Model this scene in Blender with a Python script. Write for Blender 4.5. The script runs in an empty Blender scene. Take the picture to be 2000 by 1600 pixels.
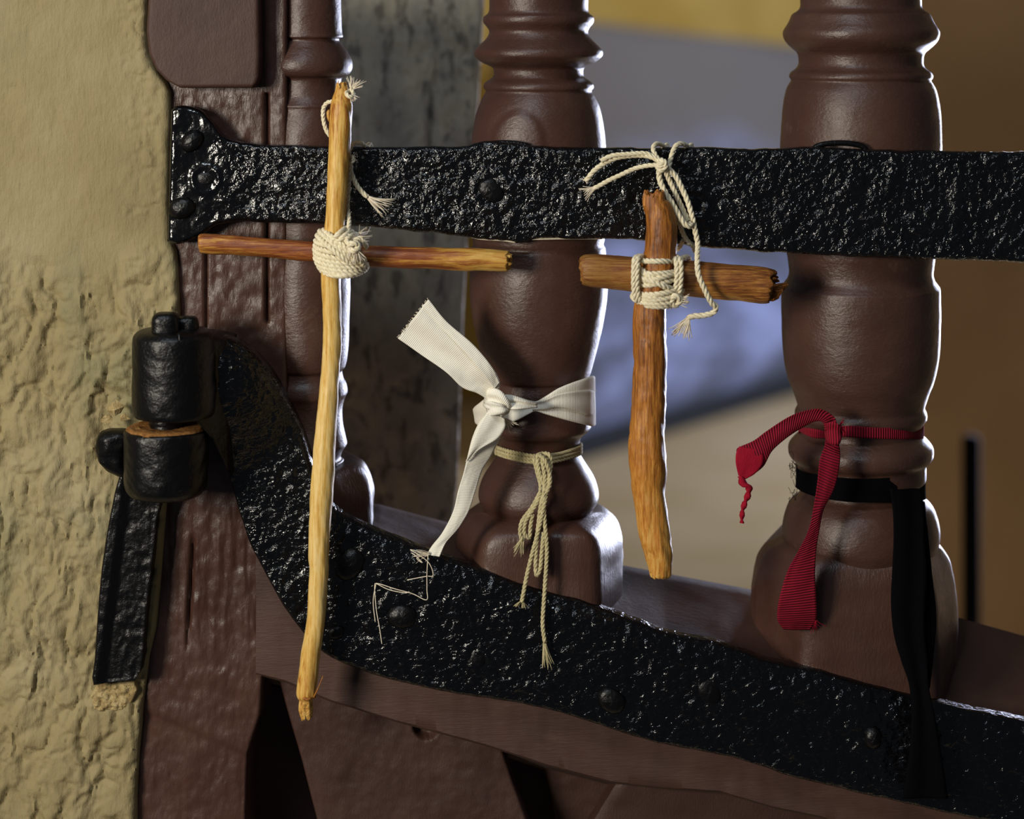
import bpy, math, random
import numpy as np
from mathutils import Vector, Matrix
random.seed(7)
C = bpy.context.scene
# ------------------------------------------------------------------ camera, world, lights, exposure
S = 0.00035          # metres per photo pixel in the plane of the gate (y = 0)
D = 1.35             # camera to gate
ZC = 1.5             # eye height
HY = 60.0            # photo row of the eye level (view is shifted down, verticals stay upright)
cam = bpy.data.cameras.new('camera'); co = bpy.data.objects.new('camera', cam); C.collection.objects.link(co)
co.location = (0, -D, ZC); co.rotation_euler = (math.pi/2, 0, 0)
cam.sensor_width = 36; cam.lens = 36*D/(2000*S); cam.shift_y = -(800-HY)/2000
cam.dof.use_dof = True; cam.dof.focus_distance = D-0.045; cam.dof.aperture_fstop = 4.0
cam.clip_start = 0.05; cam.clip_end = 60
C.camera = co
C.view_settings.view_transform = 'Standard'; C.view_settings.look = 'None'
C.view_settings.gamma = 1; C.view_settings.use_curve_mapping = False
C.view_settings.exposure = 0.0
w = bpy.data.worlds.new('world'); C.world = w; w.use_nodes = True
w.node_tree.nodes['Background'].inputs[0].default_value = (0.75, 0.85, 1.0, 1)
w.node_tree.nodes['Background'].inputs[1].default_value = 0.06
def area(name, loc, target, size, power, col, size_y=None):
    l = bpy.data.lights.new(name, 'AREA'); l.energy = power; l.color = col; l.size = size
    if size_y: l.shape = 'RECTANGLE'; l.size_y = size_y
    o = bpy.data.objects.new(name, l); C.collection.objects.link(o); o.location = loc
    o.rotation_euler = (Vector(target)-Vector(loc)).to_track_quat('-Z', 'Y').to_euler(); return o
area('key_light', (-1.12, -1.40, 1.58), (0, 0, 1.27), 0.40, 27, (1.0, 0.93, 0.80))
area('rim_light', (1.07, 1.98, 1.16), (0.1, 0.0, 1.2), 0.34, 62, (0.72, 0.77, 1.0), 0.9)  # area lamp for the cool rim; the window beside it is added
area('glint_fill', (-0.45, -1.3, 2.8), (0, 0, 1.2), 0.4, 11, (0.80, 0.90, 1.0))  # added frontal lamp for cool glints on the iron and its upper edges
area('dado_fill', (3.3, 4.6, 1.9), (0.9, 6.9, 0.9), 1.0, 80, (0.62, 0.72, 1.0))  # added lamp out of view that brightens the dado with cool light
area('ochre_fill', (2.0, 4.4, 3.1), (0.7, 7.0, 2.0), 0.7, 14, (1.0, 0.80, 0.48))  # added lamp out of view that warms the ochre wall

# ------------------------------------------------------------------ helpers
def P(px, py, y=0.0):
    k = S*(D+y)/D
    return ((px-1000)*k, y, ZC+(HY-py)*k)
def Pa(px, py, y):
    k = S*(D+y)/D
    return np.stack([(px-1000)*k, y+0*px, ZC+(HY-py)*k], -1)
def hsh(ix, iy, seed):
    h = (ix.astype(np.int64)*374761393 + iy.astype(np.int64)*668265263 + seed*974634777) & 0xffffffff
    h = ((h ^ (h >> 13))*1274126177) & 0xffffffff
    h = h ^ (h >> 16)
    return (h & 0xffff)/32767.5-1
def vn(x, y, seed=0):
    x = np.asarray(x, float); y = np.asarray(y, float)
    ix = np.floor(x); iy = np.floor(y); fx = x-ix; fy = y-iy
    fx = fx*fx*fx*(fx*(fx*6-15)+10); fy = fy*fy*fy*(fy*(fy*6-15)+10)
    ix = ix.astype(np.int64); iy = iy.astype(np.int64)
    a = hsh(ix, iy, seed); b = hsh(ix+1, iy, seed); c = hsh(ix, iy+1, seed); d = hsh(ix+1, iy+1, seed)
    return (a*(1-fx)+b*fx)*(1-fy)+(c*(1-fx)+d*fx)*fy
def fbm(x, y, seed=0, n=3):
    t = 0; a = 1; s = 0
    for i in range(n):
        t = t+a*vn(x*2**i+i*17.3, y*2**i-i*9.1, seed+i); s += a; a *= .5
    return t/s
def catmull(pts, step=None, n=None):
    p = np.array(pts, float)
    if len(p) == 2:
        m = n or max(2, int(np.linalg.norm(p[1]-p[0])/step)+1)
        return p[0]+(p[1]-p[0])*np.linspace(0, 1, m)[:, None]
    q = np.vstack([2*p[0]-p[1], p, 2*p[-1]-p[-2]])
    out = []
    for i in range(len(p)-1):
        a, b, c, d = q[i:i+4]
        t = np.linspace(0, 1, 24, endpoint=False)[:, None]
        out.append(.5*((2*b)+(c-a)*t+(2*a-5*b+4*c-d)*t*t+(3*b-a-3*c+d)*t**3))
    o = np.vstack(out+[p[-1:]])
    L = np.r_[0, np.cumsum(np.linalg.norm(np.diff(o, axis=0), axis=1))]
    m = n or max(3, int(L[-1]/step)+1)
    tt = np.linspace(0, L[-1], m)
    return np.stack([np.interp(tt, L, o[:, k]) for k in range(o.shape[1])], -1)
def link(name, me, mat, parent=None, smooth=True):
    if mat: me.materials.append(mat)
    if smooth: me.polygons.foreach_set('use_smooth', [True]*len(me.polygons))
    o = bpy.data.objects.new(name, me); C.collection.objects.link(o)
    if parent:
        o.parent = parent; o.matrix_parent_inverse = Matrix.Translation(-PLOC[parent.name]) if parent.name in PLOC else Matrix()
    return o
PLOC = {}
def mesh(name, V, F, mat, parent=None, smooth=True):
    me = bpy.data.meshes.new(name)
    me.from_pydata([tuple(map(float, v)) for v in V], [], [tuple(map(int, f)) for f in F]); me.update()
    return link(name, me, mat, parent, smooth)
def thing(name, label, cat, loc, group=None):
    o = bpy.data.objects.new(name, None); C.collection.objects.link(o); o.location = loc; o.empty_display_size = .02
    o['label'] = label; o['category'] = cat
    if group: o['group'] = group
    PLOC[o.name] = Vector(loc); return o
def tag(o, label, cat, group=None):
    o['label'] = label; o['category'] = cat
    if group: o['group'] = group
    return o
def struct(o): o['kind'] = 'structure'; return o
def stuff(o): o['kind'] = 'stuff'; return o
def sharpen(o, ang=35):
    o.data.set_sharp_from_angle(angle=math.radians(ang)); return o

def sheet(name, A, B, nu, nv, yf, th, mat, parent=None, disp=None, rnd=8, smoothline=False, ends=True):
    """solid slab between two edge lines given in photo px at depth yf; relief on the front (towards camera)"""
    f = (lambda p: catmull(p, n=nu)) if smoothline else (lambda p: lin(p, nu))
    A = f(A); B = f(B)
    v = np.linspace(0, 1, nv)[None, :, None]
    G = A[:, None, :]*(1-v)+B[:, None, :]*v            # nu,nv,2
    px, py = G[..., 0], G[..., 1]
    y0 = yf(px, py) if callable(yf) else np.full(px.shape, float(yf))
    W = Pa(px, py, y0)
    wd = np.linalg.norm(B-A, axis=1)[:, None]
    vv = v[..., 0]
    dA = vv*wd; dB = (1-vv)*wd
    u = np.arange(nu)[:, None]
    LA = np.r_[0, np.cumsum(np.linalg.norm(np.diff((A+B)/2, axis=0), axis=1))][:, None]
    d = np.minimum(dA, dB)
    if ends: d = np.minimum(d, np.minimum(LA, LA[-1]-LA)+0*d)
    t = np.clip(1-d/rnd, 0, 1)
    back = (1-np.sqrt(1-t*t*.98))*min(rnd*S, th*.8)
    off = disp(px, py) if disp else 0
    W[..., 1] += back-off*(1-t*.5)
    V = W.reshape(-1, 3); n = nu*nv
    ID = np.arange(n).reshape(nu, nv)
    F = np.stack([ID[:-1, :-1], ID[:-1, 1:], ID[1:, 1:], ID[1:, :-1]], -1).reshape(-1, 4).tolist()
    ba = W[:, 0].copy(); bb = W[:, -1].copy()
    ba[:, 1] = y0[:, 0]+th; bb[:, 1] = y0[:, -1]+th
    V = np.vstack([V, ba, bb]); a0 = n; b0 = n+nu
    for i in range(nu-1):
        F.append((ID[i, 0], ID[i+1, 0], a0+i+1, a0+i))
        F.append((ID[i+1, -1], ID[i, -1], b0+i, b0+i+1))
        F.append((a0+i, a0+i+1, b0+i+1, b0+i))
    F.append([a0]+[b0]+list(ID[0, ::-1])); F.append([b0+nu-1, a0+nu-1]+list(ID[-1, :]))
    # orientation check
    o = mesh(name, V, F, mat, parent)
    import bmesh
    bm = bmesh.new(); bm.from_mesh(o.data); bmesh.ops.recalc_face_normals(bm, faces=bm.faces); bm.to_mesh(o.data); bm.free()
    o.data.set_sharp_from_angle(angle=math.radians(60))
    return o
def lin(p, n):
    p = np.array(p, float); L = np.r_[0, np.cumsum(np.linalg.norm(np.diff(p, axis=0), axis=1))]
    t = np.linspace(0, L[-1], n); return np.stack([np.interp(t, L, p[:, 0]), np.interp(t, L, p[:, 1])], -1)

def revolve(name, prof, cx, ya, mat, parent, seg=96, step=3, disp=None):
    pr = catmull([(a, b) for a, b in prof], step=step)
    k = S*(D+ya)/D; cxw = (cx-1000)*k
    th = np.linspace(0, 2*math.pi, seg, endpoint=False)
    r = pr[:, 1:2]*k+0*th[None]; z = ZC+(HY-pr[:, 0:1])*k+0*th[None]
    if disp: r = r+disp(th[None]+0*r, pr[:, 0:1]+0*r)
    V = np.stack([cxw+r*np.cos(th), ya+r*np.sin(th), z], -1).reshape(-1, 3)
    m = len(pr); F = []
    for i in range(m-1):
        a = i*seg; b = a+seg
        for j in range(seg):
            j2 = (j+1) % seg; F.append((a+j, b+j, b+j2, a+j2))
    F.append(list(range(seg))); F.append([(m-1)*seg+j for j in range(seg)][::-1])
    return mesh(name, V, F, mat, parent)

def frames(p):
    t = np.gradient(p, axis=0); t /= np.linalg.norm(t, axis=1)[:, None]+1e-12
    n = np.zeros_like(p); a = np.array([0, -1., 0.3]) if abs(t[0] @ np.array([0, -1, .3])) < .9 else np.array([1., 0, 0])
    n[0] = a-t[0]*(a@t[0]); n[0] /= np.linalg.norm(n[0])
    for i in range(1, len(p)):
        v = n[i-1]-t[i]*(n[i-1]@t[i]); n[i] = v/np.linalg.norm(v)
    return t, n, np.cross(t, n)
def tube_geo(p, r, sides, disp=None, ecc=None):
    p = np.asarray(p, float); r = np.broadcast_to(np.asarray(r, float), (len(p),))
    t, n, b = frames(p)
    th = np.linspace(0, 2*math.pi, sides, endpoint=False)
    R = r[:, None]+0*th[None]
    if disp is not None: R = R+disp(np.arange(len(p))[:, None]+0*R, th[None]+0*R)
    V = p[:, None]+R[..., None]*(np.cos(th)[None, :, None]*n[:, None]+np.sin(th)[None, :, None]*b[:, None])
    V = V.reshape(-1, 3); F = []
    for i in range(len(p)-1):
        a = i*sides; c = a+sides
        for j in range(sides):
            k = (j+1) % sides; F.append((a+j, a+k, c+k, c+j))
    F.append(list(range(sides))[::-1]); F.append([(len(p)-1)*sides+j for j in range(sides)])
    return V, F
class MB:
    def __init__(s): s.V = []; s.F = []; s.n = 0
    def add(s, V, F):
        s.V.append(np.asarray(V, float)); s.F += [tuple(i+s.n for i in f) for f in F]; s.n += len(V)
    def build(s, name, mat, parent=None, smooth=True): return mesh(name, np.vstack(s.V), s.F, mat, parent, smooth)
def wp(pts): return np.array([P(*q) for q in pts])
def add_cord(mb, pts, r=5.0, plies=3, pitch=6.0, step=2.6, seed=0, taper=False, world=False):
    q = np.array(pts, float)
    c = catmull(wp(q) if not world else q, step=step*S)
    r = r*S; t, n, b = frames(c)
    L = np.r_[0, np.cumsum(np.linalg.norm(np.diff(c, axis=0), axis=1))]
    for k in range(plies):
        ph = L/(pitch*r)*2*math.pi+k*2*math.pi/plies
        o = c+(np.cos(ph)[:, None]*n+np.sin(ph)[:, None]*b)*r*.50
        add = tube_geo(o, r*.56, 6); mb.add(*add)
def add_fray(mb, p0, dirn, length, spread, n=12, r=.9, seed=0, curl=.25):
    """loose fibre ends: p0 photo px + depth, dirn in px"""
    rg = np.random.RandomState(seed); d = np.array([dirn[0], dirn[1]], float); d /= np.linalg.norm(d); nrm = np.array([-d[1], d[0]])
    for i in range(n):
        a = rg.uniform(-1, 1); l = length*rg.uniform(.65, 1.05); bend = rg.uniform(-curl, curl)
        dy = rg.uniform(-1, 1)*spread*S*.6
        pts = []
        for t in (0, .33, .66, 1):
            q = np.array(p0[:2])+d*l*t+nrm*(a*(2.0+spread*t)+bend*l*t*t)
            pts.append((q[0], q[1], p0[2]+dy*t))
        c = catmull(wp(pts), n=8)
        mb.add(*tube_geo(c, np.linspace(r, r*.5, 8)*S, 4))

# ------------------------------------------------------------------ materials
def srgb(r, g, b):
    return tuple(((c/255)/12.92 if c/255 <= .04045 else ((c/255+.055)/1.055)**2.4) for c in (r, g, b))+(1,)
class M:
    def __init__(s, name, rough=.5, spec=.5, metal=0):
        s.m = bpy.data.materials.new(name); s.m.use_nodes = True; s.t = s.m.node_tree; s.N = s.t.nodes; s.L = s.t.links
        s.b = s.N['Principled BSDF']; s.b.inputs['Roughness'].default_value = rough
        s.b.inputs['Specular IOR Level'].default_value = spec; s.b.inputs['Metallic'].default_value = metal
        s.tc = s.N.new('ShaderNodeTexCoord'); s.h = None
    def map(s, scale=(1, 1, 1), src='Object', rot=(0, 0, 0)):
        m = s.N.new('ShaderNodeMapping'); m.inputs['Scale'].default_value = scale; m.inputs['Rotation'].default_value = rot
        s.L.new(s.tc.outputs[src], m.inputs[0]); return m.outputs[0]
    def noise(s, scale, detail=3, rough=.5, vec=None, dist=0):
        n = s.N.new('ShaderNodeTexNoise'); n.inputs['Scale'].default_value = scale; n.inputs['Detail'].default_value = detail
        n.inputs['Roughness'].default_value = rough; n.inputs['Distortion'].default_value = dist
        s.L.new(vec or s.tc.outputs['Object'], n.inputs['Vector']); return n.outputs[0]
    def voro(s, scale, feature='F1', vec=None):
        n = s.N.new('ShaderNodeTexVoronoi'); n.feature = feature; n.inputs['Scale'].default_value = scale
        s.L.new(vec or s.tc.outputs['Object'], n.inputs['Vector']); return n.outputs['Distance']
    def wave(s, scale, vec, dist=0, axis='X', detail=2):
        n = s.N.new('ShaderNodeTexWave'); n.inputs['Scale'].default_value = scale; n.inputs['Distortion'].default_value = dist
        n.bands_direction = axis; n.inputs['Detail'].default_value = detail
        s.L.new(vec, n.inputs['Vector']); return n.outputs['Fac']
    def ramp(s, fac, stops):
        r = s.N.new('ShaderNodeValToRGB'); e = r.color_ramp.elements
        e[0].position, e[0].color = stops[0]; e[1].position, e[1].color = stops[-1]
        for p, c in stops[1:-1]:
            x = e.new(p); x.color = c
        s.L.new(fac, r.inputs[0]); return r.outputs[0]
    def mix(s, f, a, b, mode='MIX'):
        m = s.N.new('ShaderNodeMix'); m.data_type = 'RGBA'; m.blend_type = mode
        for i, v in ((0, f), (6, a), (7, b)):
            if isinstance(v, (int, float, tuple)): m.inputs[i].default_value = v
            else: s.L.new(v, m.inputs[i])
        return m.outputs[2]
    def math(s, op, a, b=0):
        m = s.N.new('ShaderNodeMath'); m.operation = op
        for i, v in ((0, a), (1, b)):
            if isinstance(v, (int, float)): m.inputs[i].default_value = v
            else: s.L.new(v, m.inputs[i])
        return m.outputs[0]
    def col(s, c):
        if isinstance(c, tuple): s.b.inputs['Base Color'].default_value = c
        else: s.L.new(c, s.b.inputs['Base Color'])
        return s
    def rough(s, r): s.L.new(r, s.b.inputs['Roughness']); return s
    def bump(s, h, dist, strength=1.0):
        n = s.N.new('ShaderNodeBump'); n.inputs['Strength'].default_value = strength; n.inputs['Distance'].default_value = dist
        s.L.new(h, n.inputs['Height'])
        if s.h: s.L.new(s.h, n.inputs['Normal'])
        s.h = n.outputs[0]; s.L.new(s.h, s.b.inputs['Normal']); return s

# cream-ochre plaster
m = M('cream_plaster', .75, .25)
c = m.ramp(m.noise(9, 5, .6), [(.30, srgb(130, 116, 82)), (.5, srgb(143, 128, 91)), (.70, srgb(153, 140, 106))])
g = m.ramp(m.noise(16, 4, .6, m.map((1, 1, .5))), [(.55, (0, 0, 0, 1)), (.68, (1, 1, 1, 1))])
c = m.mix(m.math('MULTIPLY', g, .35), c, srgb(108, 114, 86))
pk = m.ramp(m.noise(130, 5, .7), [(.30, (1, 1, 1, 1)), (.36, (0, 0, 0, 1))])
m.col(m.mix(m.math('MULTIPLY', pk, .4), c, srgb(120, 100, 68)))
m.bump(m.noise(60, 4, .6, m.map((1.5, 1, .5))), .0012, .7).bump(m.noise(1, 3, .6, m.map((800, 800, 120))), .0004, .7).bump(m.noise(230, 5, .7, m.map((1.2, 1, .7))), .0011, .7)
PLASTER = m.m
m = M('broken_mortar', .95, .1)
m.col(m.ramp(m.noise(120, 5, .7), [(.3, srgb(120, 98, 62)), (.5, srgb(172, 150, 105)), (.7, srgb(200, 182, 138))]))
m.bump(m.noise(400, 4, .7), .002, 1); MORTAR = m.m
# brown oil paint on wood
def brown(name, streak=(1, 1, 1), amt=1.0):
    m = M(name, .38, .5)
    c = m.ramp(m.noise(14, 4, .6), [(.3, srgb(62, 39, 32)), (.55, srgb(72, 47, 38)), (.75, srgb(81, 57, 45))])
    ws = m.ramp(m.noise(40, 6, .75, m.map(streak)), [(.60, (0, 0, 0, 1)), (.74, (1, 1, 1, 1))])
    c = m.mix(m.math('MULTIPLY', ws, .35*amt), c, srgb(120, 96, 78))
    m.col(c)
    m.rough(m.math('ADD', m.math('MULTIPLY', m.noise(55, 4, .6), .35), .20))
    m.bump(m.noise(45, 5, .6, m.map(streak)), .0008, .6*amt).bump(m.noise(420, 4, .7, m.map((streak[0]*.6, 1, streak[2]*1.3))), .0005, .8)
    return m.m
BROWN = brown('brown_paint'); BROWNV = brown('brown_paint_on_upright_grain', (2.2, 1, .35), .7); BROWNH = brown('brown_paint_on_level_grain', (.35, 1, 1.6), .6)
for n_ in BROWNH.node_tree.nodes:
    if n_.type == 'MATH' and n_.operation == 'ADD' and abs(n_.inputs[1].default_value-.20) < .001: n_.inputs[1].default_value = .40
m = M('matte_brown_paint', .55, .35)
m.col(m.ramp(m.noise(20, 4, .6), [(.3, srgb(58, 36, 30)), (.55, srgb(66, 43, 36)), (.75, srgb(73, 51, 42))]))
m.bump(m.noise(60, 4, .6, m.map((2, 1, .5))), .0003, .6).bump(m.noise(600, 4, .7, m.map((1.5, 1, .6))), .0004, .8); BROWNM = m.m
# black painted wrought iron
m = M('black_painted_iron', .2, .6)
m.col(m.ramp(m.noise(30, 3), [(.3, (.0015, .0015, .0018, 1)), (.7, (.003, .003, .0035, 1))]))
m.rough(m.math('ADD', m.math('MULTIPLY', m.noise(70, 3), .16), .07))
sx = m.N.new('ShaderNodeSeparateXYZ'); m.L.new(m.tc.outputs['Object'], sx.inputs[0])
mr = m.N.new('ShaderNodeMapRange'); m.L.new(sx.outputs['X'], mr.inputs['Value']); mr.inputs['From Min'].default_value = -.205; mr.inputs['From Max'].default_value = -.150; mr.inputs['To Min'].default_value = .22; mr.inputs['To Max'].default_value = 1
m.bump(m.math('MULTIPLY', m.noise(250, 3, .55, None, .5), mr.outputs[0]), .0019, 1); IRON = m.m
m = M('black_painted_iron_strap', .2, .55)
m.col((.0018, .0018, .0022, 1)); m.rough(m.math('ADD', m.math('MULTIPLY', m.noise(70, 3), .16), .09))
m.bump(m.noise(230, 3, .55, m.map((.8, 1, 1.3)), .5), .0014, 1); IRONL = m.m
m = M('smooth_black_iron', .34, .32)
m.col((.0025, .0022, .0025, 1)); m.bump(m.noise(90, 4, .6), .0005, 1).bump(m.noise(500, 3, .6), .0004, 1); IRONS = m.m
m = M('rust_dust', .95, .1); m.col(m.ramp(m.noise(300, 4, .7), [(.3, srgb(96, 62, 30)), (.6, srgb(160, 112, 62)), (.8, srgb(196, 152, 96))])); m.bump(m.noise(900, 3, .7), .001, 1); RUST = m.m
m = M('black_cloth', 1.0, .05); m.col((.0025, .0022, .003, 1)); m.bump(m.noise(800, 3), .0004, .6); BLACKCLOTH = m.m
# peeled stick
def stick(name, cols, sc, rng, bs=.0006, v='z', rough=.45):
    m = M(name, rough, .35)
    a = (sc, sc, sc*.07) if v == 'z' else (sc*.07, sc, sc)
    n = m.noise(1, 6, .72, m.map(tuple(k*1.7 for k in a)), .4)
    big = m.noise(1, 3, .5, m.map((9, 9, 5) if v == 'z' else (6, 9, 9)))
    f = m.math('ADD', m.math('MULTIPLY', n, .62), m.math('MULTIPLY', big, .55))
    m.col(m.ramp(f, [(rng[0]+(rng[1]-rng[0])*i/(len(cols)-1), srgb(*q)) for i, q in enumerate(cols)]))
    if v == 'dx':
        sx = m.N.new('ShaderNodeSeparateXYZ'); m.L.new(m.tc.outputs['Object'], sx.inputs[0])
        bark = m.ramp(m.math('ADD', m.math('MULTIPLY', sx.outputs['X'], 5.0), m.math('MULTIPLY', big, .35)), [(.62, (1, 1, 1, 1)), (.90, (0, 0, 0, 1))])
        src = m.b.inputs['Base Color'].links[0].from_socket
        m.col(m.mix(m.math('MULTIPLY', bark, .75), src, m.mix(.75, src, srgb(96, 50, 26), 'MIX')))
    m.bump(m.noise(1, 4, .6, m.map(tuple(k*1.6 for k in a))), bs, 1); return m.m
STICKA = stick('yellow_peeled_stick', [(104, 54, 24), (160, 98, 38), (196, 148, 68), (212, 172, 92), (222, 190, 124)], 300, (.42, .68), .0004)
STICKB = stick('reddish_peeled_stick', [(76, 34, 20), (114, 58, 30), (142, 82, 38), (190, 140, 60), (206, 168, 92)], 260, (.42, .74), .0005, 'x')
STICKC = stick('brown_bark_stick', [(66, 34, 16), (124, 72, 28), (164, 102, 38), (192, 130, 54), (208, 160, 84)], 330, (.42, .74), .0009)
STICKD = stick('brown_bark_crosspiece', [(54, 28, 16), (106, 60, 30), (148, 94, 42), (188, 138, 64), (208, 166, 90)], 330, (.42, .74), .0010, 'dx')
m = M('raw_wood_end', .8, .2); m.col(m.ramp(m.noise(350, 4, .7), [(.3, srgb(110, 66, 24)), (.5, srgb(196, 146, 70)), (.7, srgb(228, 190, 112))])); m.bump(m.noise(700, 3), .001, 1); RAW = m.m
m = M('dark_raw_wood_end', .85, .2); m.col(m.ramp(m.noise(350, 4, .7), [(.3, srgb(70, 38, 16)), (.55, srgb(136, 82, 34)), (.75, srgb(176, 118, 52))])); m.bump(m.noise(700, 3), .001, 1); RAWD = m.m
def twine(name, c1, c2):
    m = M(name, .85, .2); m.col(m.ramp(m.noise(500, 4, .6), [(.3, srgb(*c1)), (.7, srgb(*c2))])); m.bump(m.noise(2200, 3, .6), .0004, .8)
    m.b.inputs['Sheen Weight'].default_value = .2; return m.m
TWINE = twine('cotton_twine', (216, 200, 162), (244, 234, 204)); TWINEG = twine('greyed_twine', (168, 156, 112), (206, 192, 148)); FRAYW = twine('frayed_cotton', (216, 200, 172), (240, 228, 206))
def ribbonmat(name, c1, c2, pitch, depth, rib_axis='X', rough=.8):
    m = M(name, rough, .2)
    uv = m.map((1, 1, 1), 'UV')
    wv = m.wave(.314/pitch, uv, .1, rib_axis, 1)
    lump = m.noise(60, 3)
    c = m.mix(wv, srgb(*c1), srgb(*c2)); m.col(c)
    m.bump(wv, depth, 1).bump(m.noise(1500, 3), .0002, .6); return m.m
WHITERIB = ribbonmat('cream_cotton_tape', (226, 219, 200), (244, 240, 228), .0011, .00016)
REDRIB = ribbonmat('crimson_grosgrain', (78, 6, 22), (158, 20, 44), .0018, .0005)
m = M('crimson_cloth', .85, .15); m.col(srgb(146, 16, 38)); m.bump(m.noise(1200, 3), .0004, 1); REDCLOTH = m.m
# weathered grey stone of the pillar
m = M('pitted_grey_stone', .85, .2)
c = m.ramp(m.noise(22, 5, .65, m.map((1, 1, .6))), [(.3, srgb(120, 115, 108)), (.5, srgb(148, 142, 130)), (.7, srgb(174, 164, 142))])
pit = m.ramp(m.noise(75, 4, .6, m.map((1.3, 1, .6)), .3), [(.36, (1, 1, 1, 1)), (.46, (0, 0, 0, 1))])
m.col(m.mix(m.math('MULTIPLY', pit, .62), c, srgb(44, 42, 44)))
m.bump(m.noise(62, 4, .6, m.map((1.3, 1, .55)), .3), .006, .8).bump(m.noise(300, 3), .001, .7); STONE = m.m
m = M('ochre_wall_paint', .9, .1); m.col(m.ramp(m.noise(3, 4), [(.3, srgb(190, 152, 72)), (.7, srgb(212, 176, 94))])); m.bump(m.noise(30, 4), .004, .5); OCHRE = m.m
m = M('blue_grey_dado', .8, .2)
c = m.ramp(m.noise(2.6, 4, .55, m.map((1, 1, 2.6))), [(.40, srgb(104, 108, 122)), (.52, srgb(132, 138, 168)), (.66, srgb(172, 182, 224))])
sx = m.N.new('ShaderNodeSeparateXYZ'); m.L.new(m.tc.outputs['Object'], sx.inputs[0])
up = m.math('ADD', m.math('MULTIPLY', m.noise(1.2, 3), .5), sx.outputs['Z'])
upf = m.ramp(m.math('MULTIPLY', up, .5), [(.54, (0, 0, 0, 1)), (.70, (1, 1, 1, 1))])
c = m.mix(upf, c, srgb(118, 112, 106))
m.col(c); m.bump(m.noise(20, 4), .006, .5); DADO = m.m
m = M('tan_floor', .8, .2); m.col(m.ramp(m.noise(2.5, 4), [(.3, srgb(214, 186, 136)), (.7, srgb(234, 208, 164))])); m.bump(m.noise(30, 4), .003, .5); TAN = m.m
m = M('dark_brown_wall', .9, .1); m.col(m.ramp(m.noise(3, 4), [(.3, srgb(138, 112, 80)), (.7, srgb(156, 130, 96))])); DBROWN = m.m
m = M('grout_line', .9, .1); m.col(srgb(60, 62, 66)); GROUT = m.m

# ------------------------------------------------------------------ large structure
def box(name, lo, hi, mat, parent=None):
    x0, y0, z0 = lo; x1, y1, z1 = hi
    V = [(x, y, z) for x in (x0, x1) for y in (y0, y1) for z in (z0, z1)]
    F = [(0, 1, 3, 2), (4, 6, 7, 5), (0, 4, 5, 1), (2, 3, 7, 6), (0, 2, 6, 4), (1, 5, 7, 3)]
    return mesh(name, V, F, mat, parent, False)
struct(box('floor', (-4, -.2, -.1), (5, 11, 0), TAN))
# receding wall behind: ochre above a blue-grey dado
def vwall(name, a, b, z0a, z1a, z0b, z1b, th, mat, parent=None, nu=40, nv=24, amp=.01, seed=3):
    a = np.array(a, float); b = np.array(b, float); d = (b-a)/np.linalg.norm(b-a); n = np.array([d[1], -d[0]])
    V = []; F = []
    for s_, off in ((0, 0), (1, th)):
        for i in range(nu):
            t = i/(nu-1); p = a+(b-a)*t; lo = z0a+(z0b-z0a)*t; hi = z1a+(z1b-z1a)*t
            for j in range(nv):
                z = lo+(hi-lo)*j/(nv-1)
                o = (amp*float(vn(t*9, z*4, seed)) if s_ == 0 else 0)
                q = p+n*(o-off); V.append((q[0], q[1], z))
    n1 = nu*nv
    for i in range(nu-1):
        for j in range(nv-1):
            k = i*nv+j; F += [(k, k+nv, k+nv+1, k+1), (n1+k, n1+k+1, n1+k+nv+1, n1+k+nv)]
    for i in range(nu-1):
        k = i*nv; F += [(k, n1+k, n1+k+nv, k+nv), (k+nv-1, k+2*nv-1, n1+k+2*nv-1, n1+k+nv-1)]
    e = (nu-1)*nv
    for j in range(nv-1): F += [(j, j+1, n1+j+1, n1+j), (e+j, n1+e+j, n1+e+j+1, e+j+1)]
    return mesh(name, V, F, mat, parent)
A0 = (0.10, 6.86-D); B0 = (1.95, 9.35-D)
struct(vwall('wall_back', (-1.9, 6.75-D+.05), (B0[0], B0[1]+.12), 0, 3.2, 0, 3.2, .2, OCHRE))
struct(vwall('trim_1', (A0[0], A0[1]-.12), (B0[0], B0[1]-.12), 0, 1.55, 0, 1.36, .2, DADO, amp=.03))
struct(vwall('baseboard_back', (A0[0], A0[1]-.16), (B0[0], B0[1]-.16), 0, .09, 0, .09, .04, GROUT, amp=.002))
# dark brown wall facing the gate, and an unseen side wall with a window added to house the rim lamp
struct(vwall('wall_right', (0.70, 2.25), (1.45, 2.25), 0, 3.2, 0, 3.2, .15, DBROWN, amp=.003))
for lo, hi in (((1.30, .55, 0), (1.40, 1.55, 3.2)), ((1.30, 2.20, 0), (1.40, 2.24, 3.2)), ((1.30, 1.55, 0), (1.40, 2.20, .65)), ((1.30, 1.55, 1.85), (1.40, 2.20, 3.2))):
    struct(box('wall_side', lo, hi, DBROWN))
def frame_bars():
    mb = MB()
    for lo, hi in (((1.31, 1.552, .652), (1.37, 1.585, 1.848)), ((1.31, 2.165, .652), (1.37, 2.198, 1.848)), ((1.31, 1.585, .652), (1.37, 2.165, .685)), ((1.31, 1.585, 1.815), (1.37, 2.165, 1.848))):
        x0, y0, z0 = lo; x1, y1, z1 = hi
        V = [(x, y, z) for x in (x0, x1) for y in (y0, y1) for z in (z0, z1)]
        mb.add(V, [(0, 1, 3, 2), (4, 6, 7, 5), (0, 4, 5, 1), (2, 3, 7, 6), (0, 2, 6, 4), (1, 5, 7, 3)])
    return mb
struct(frame_bars().build('added_window_1', BROWN, smooth=False))

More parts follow.
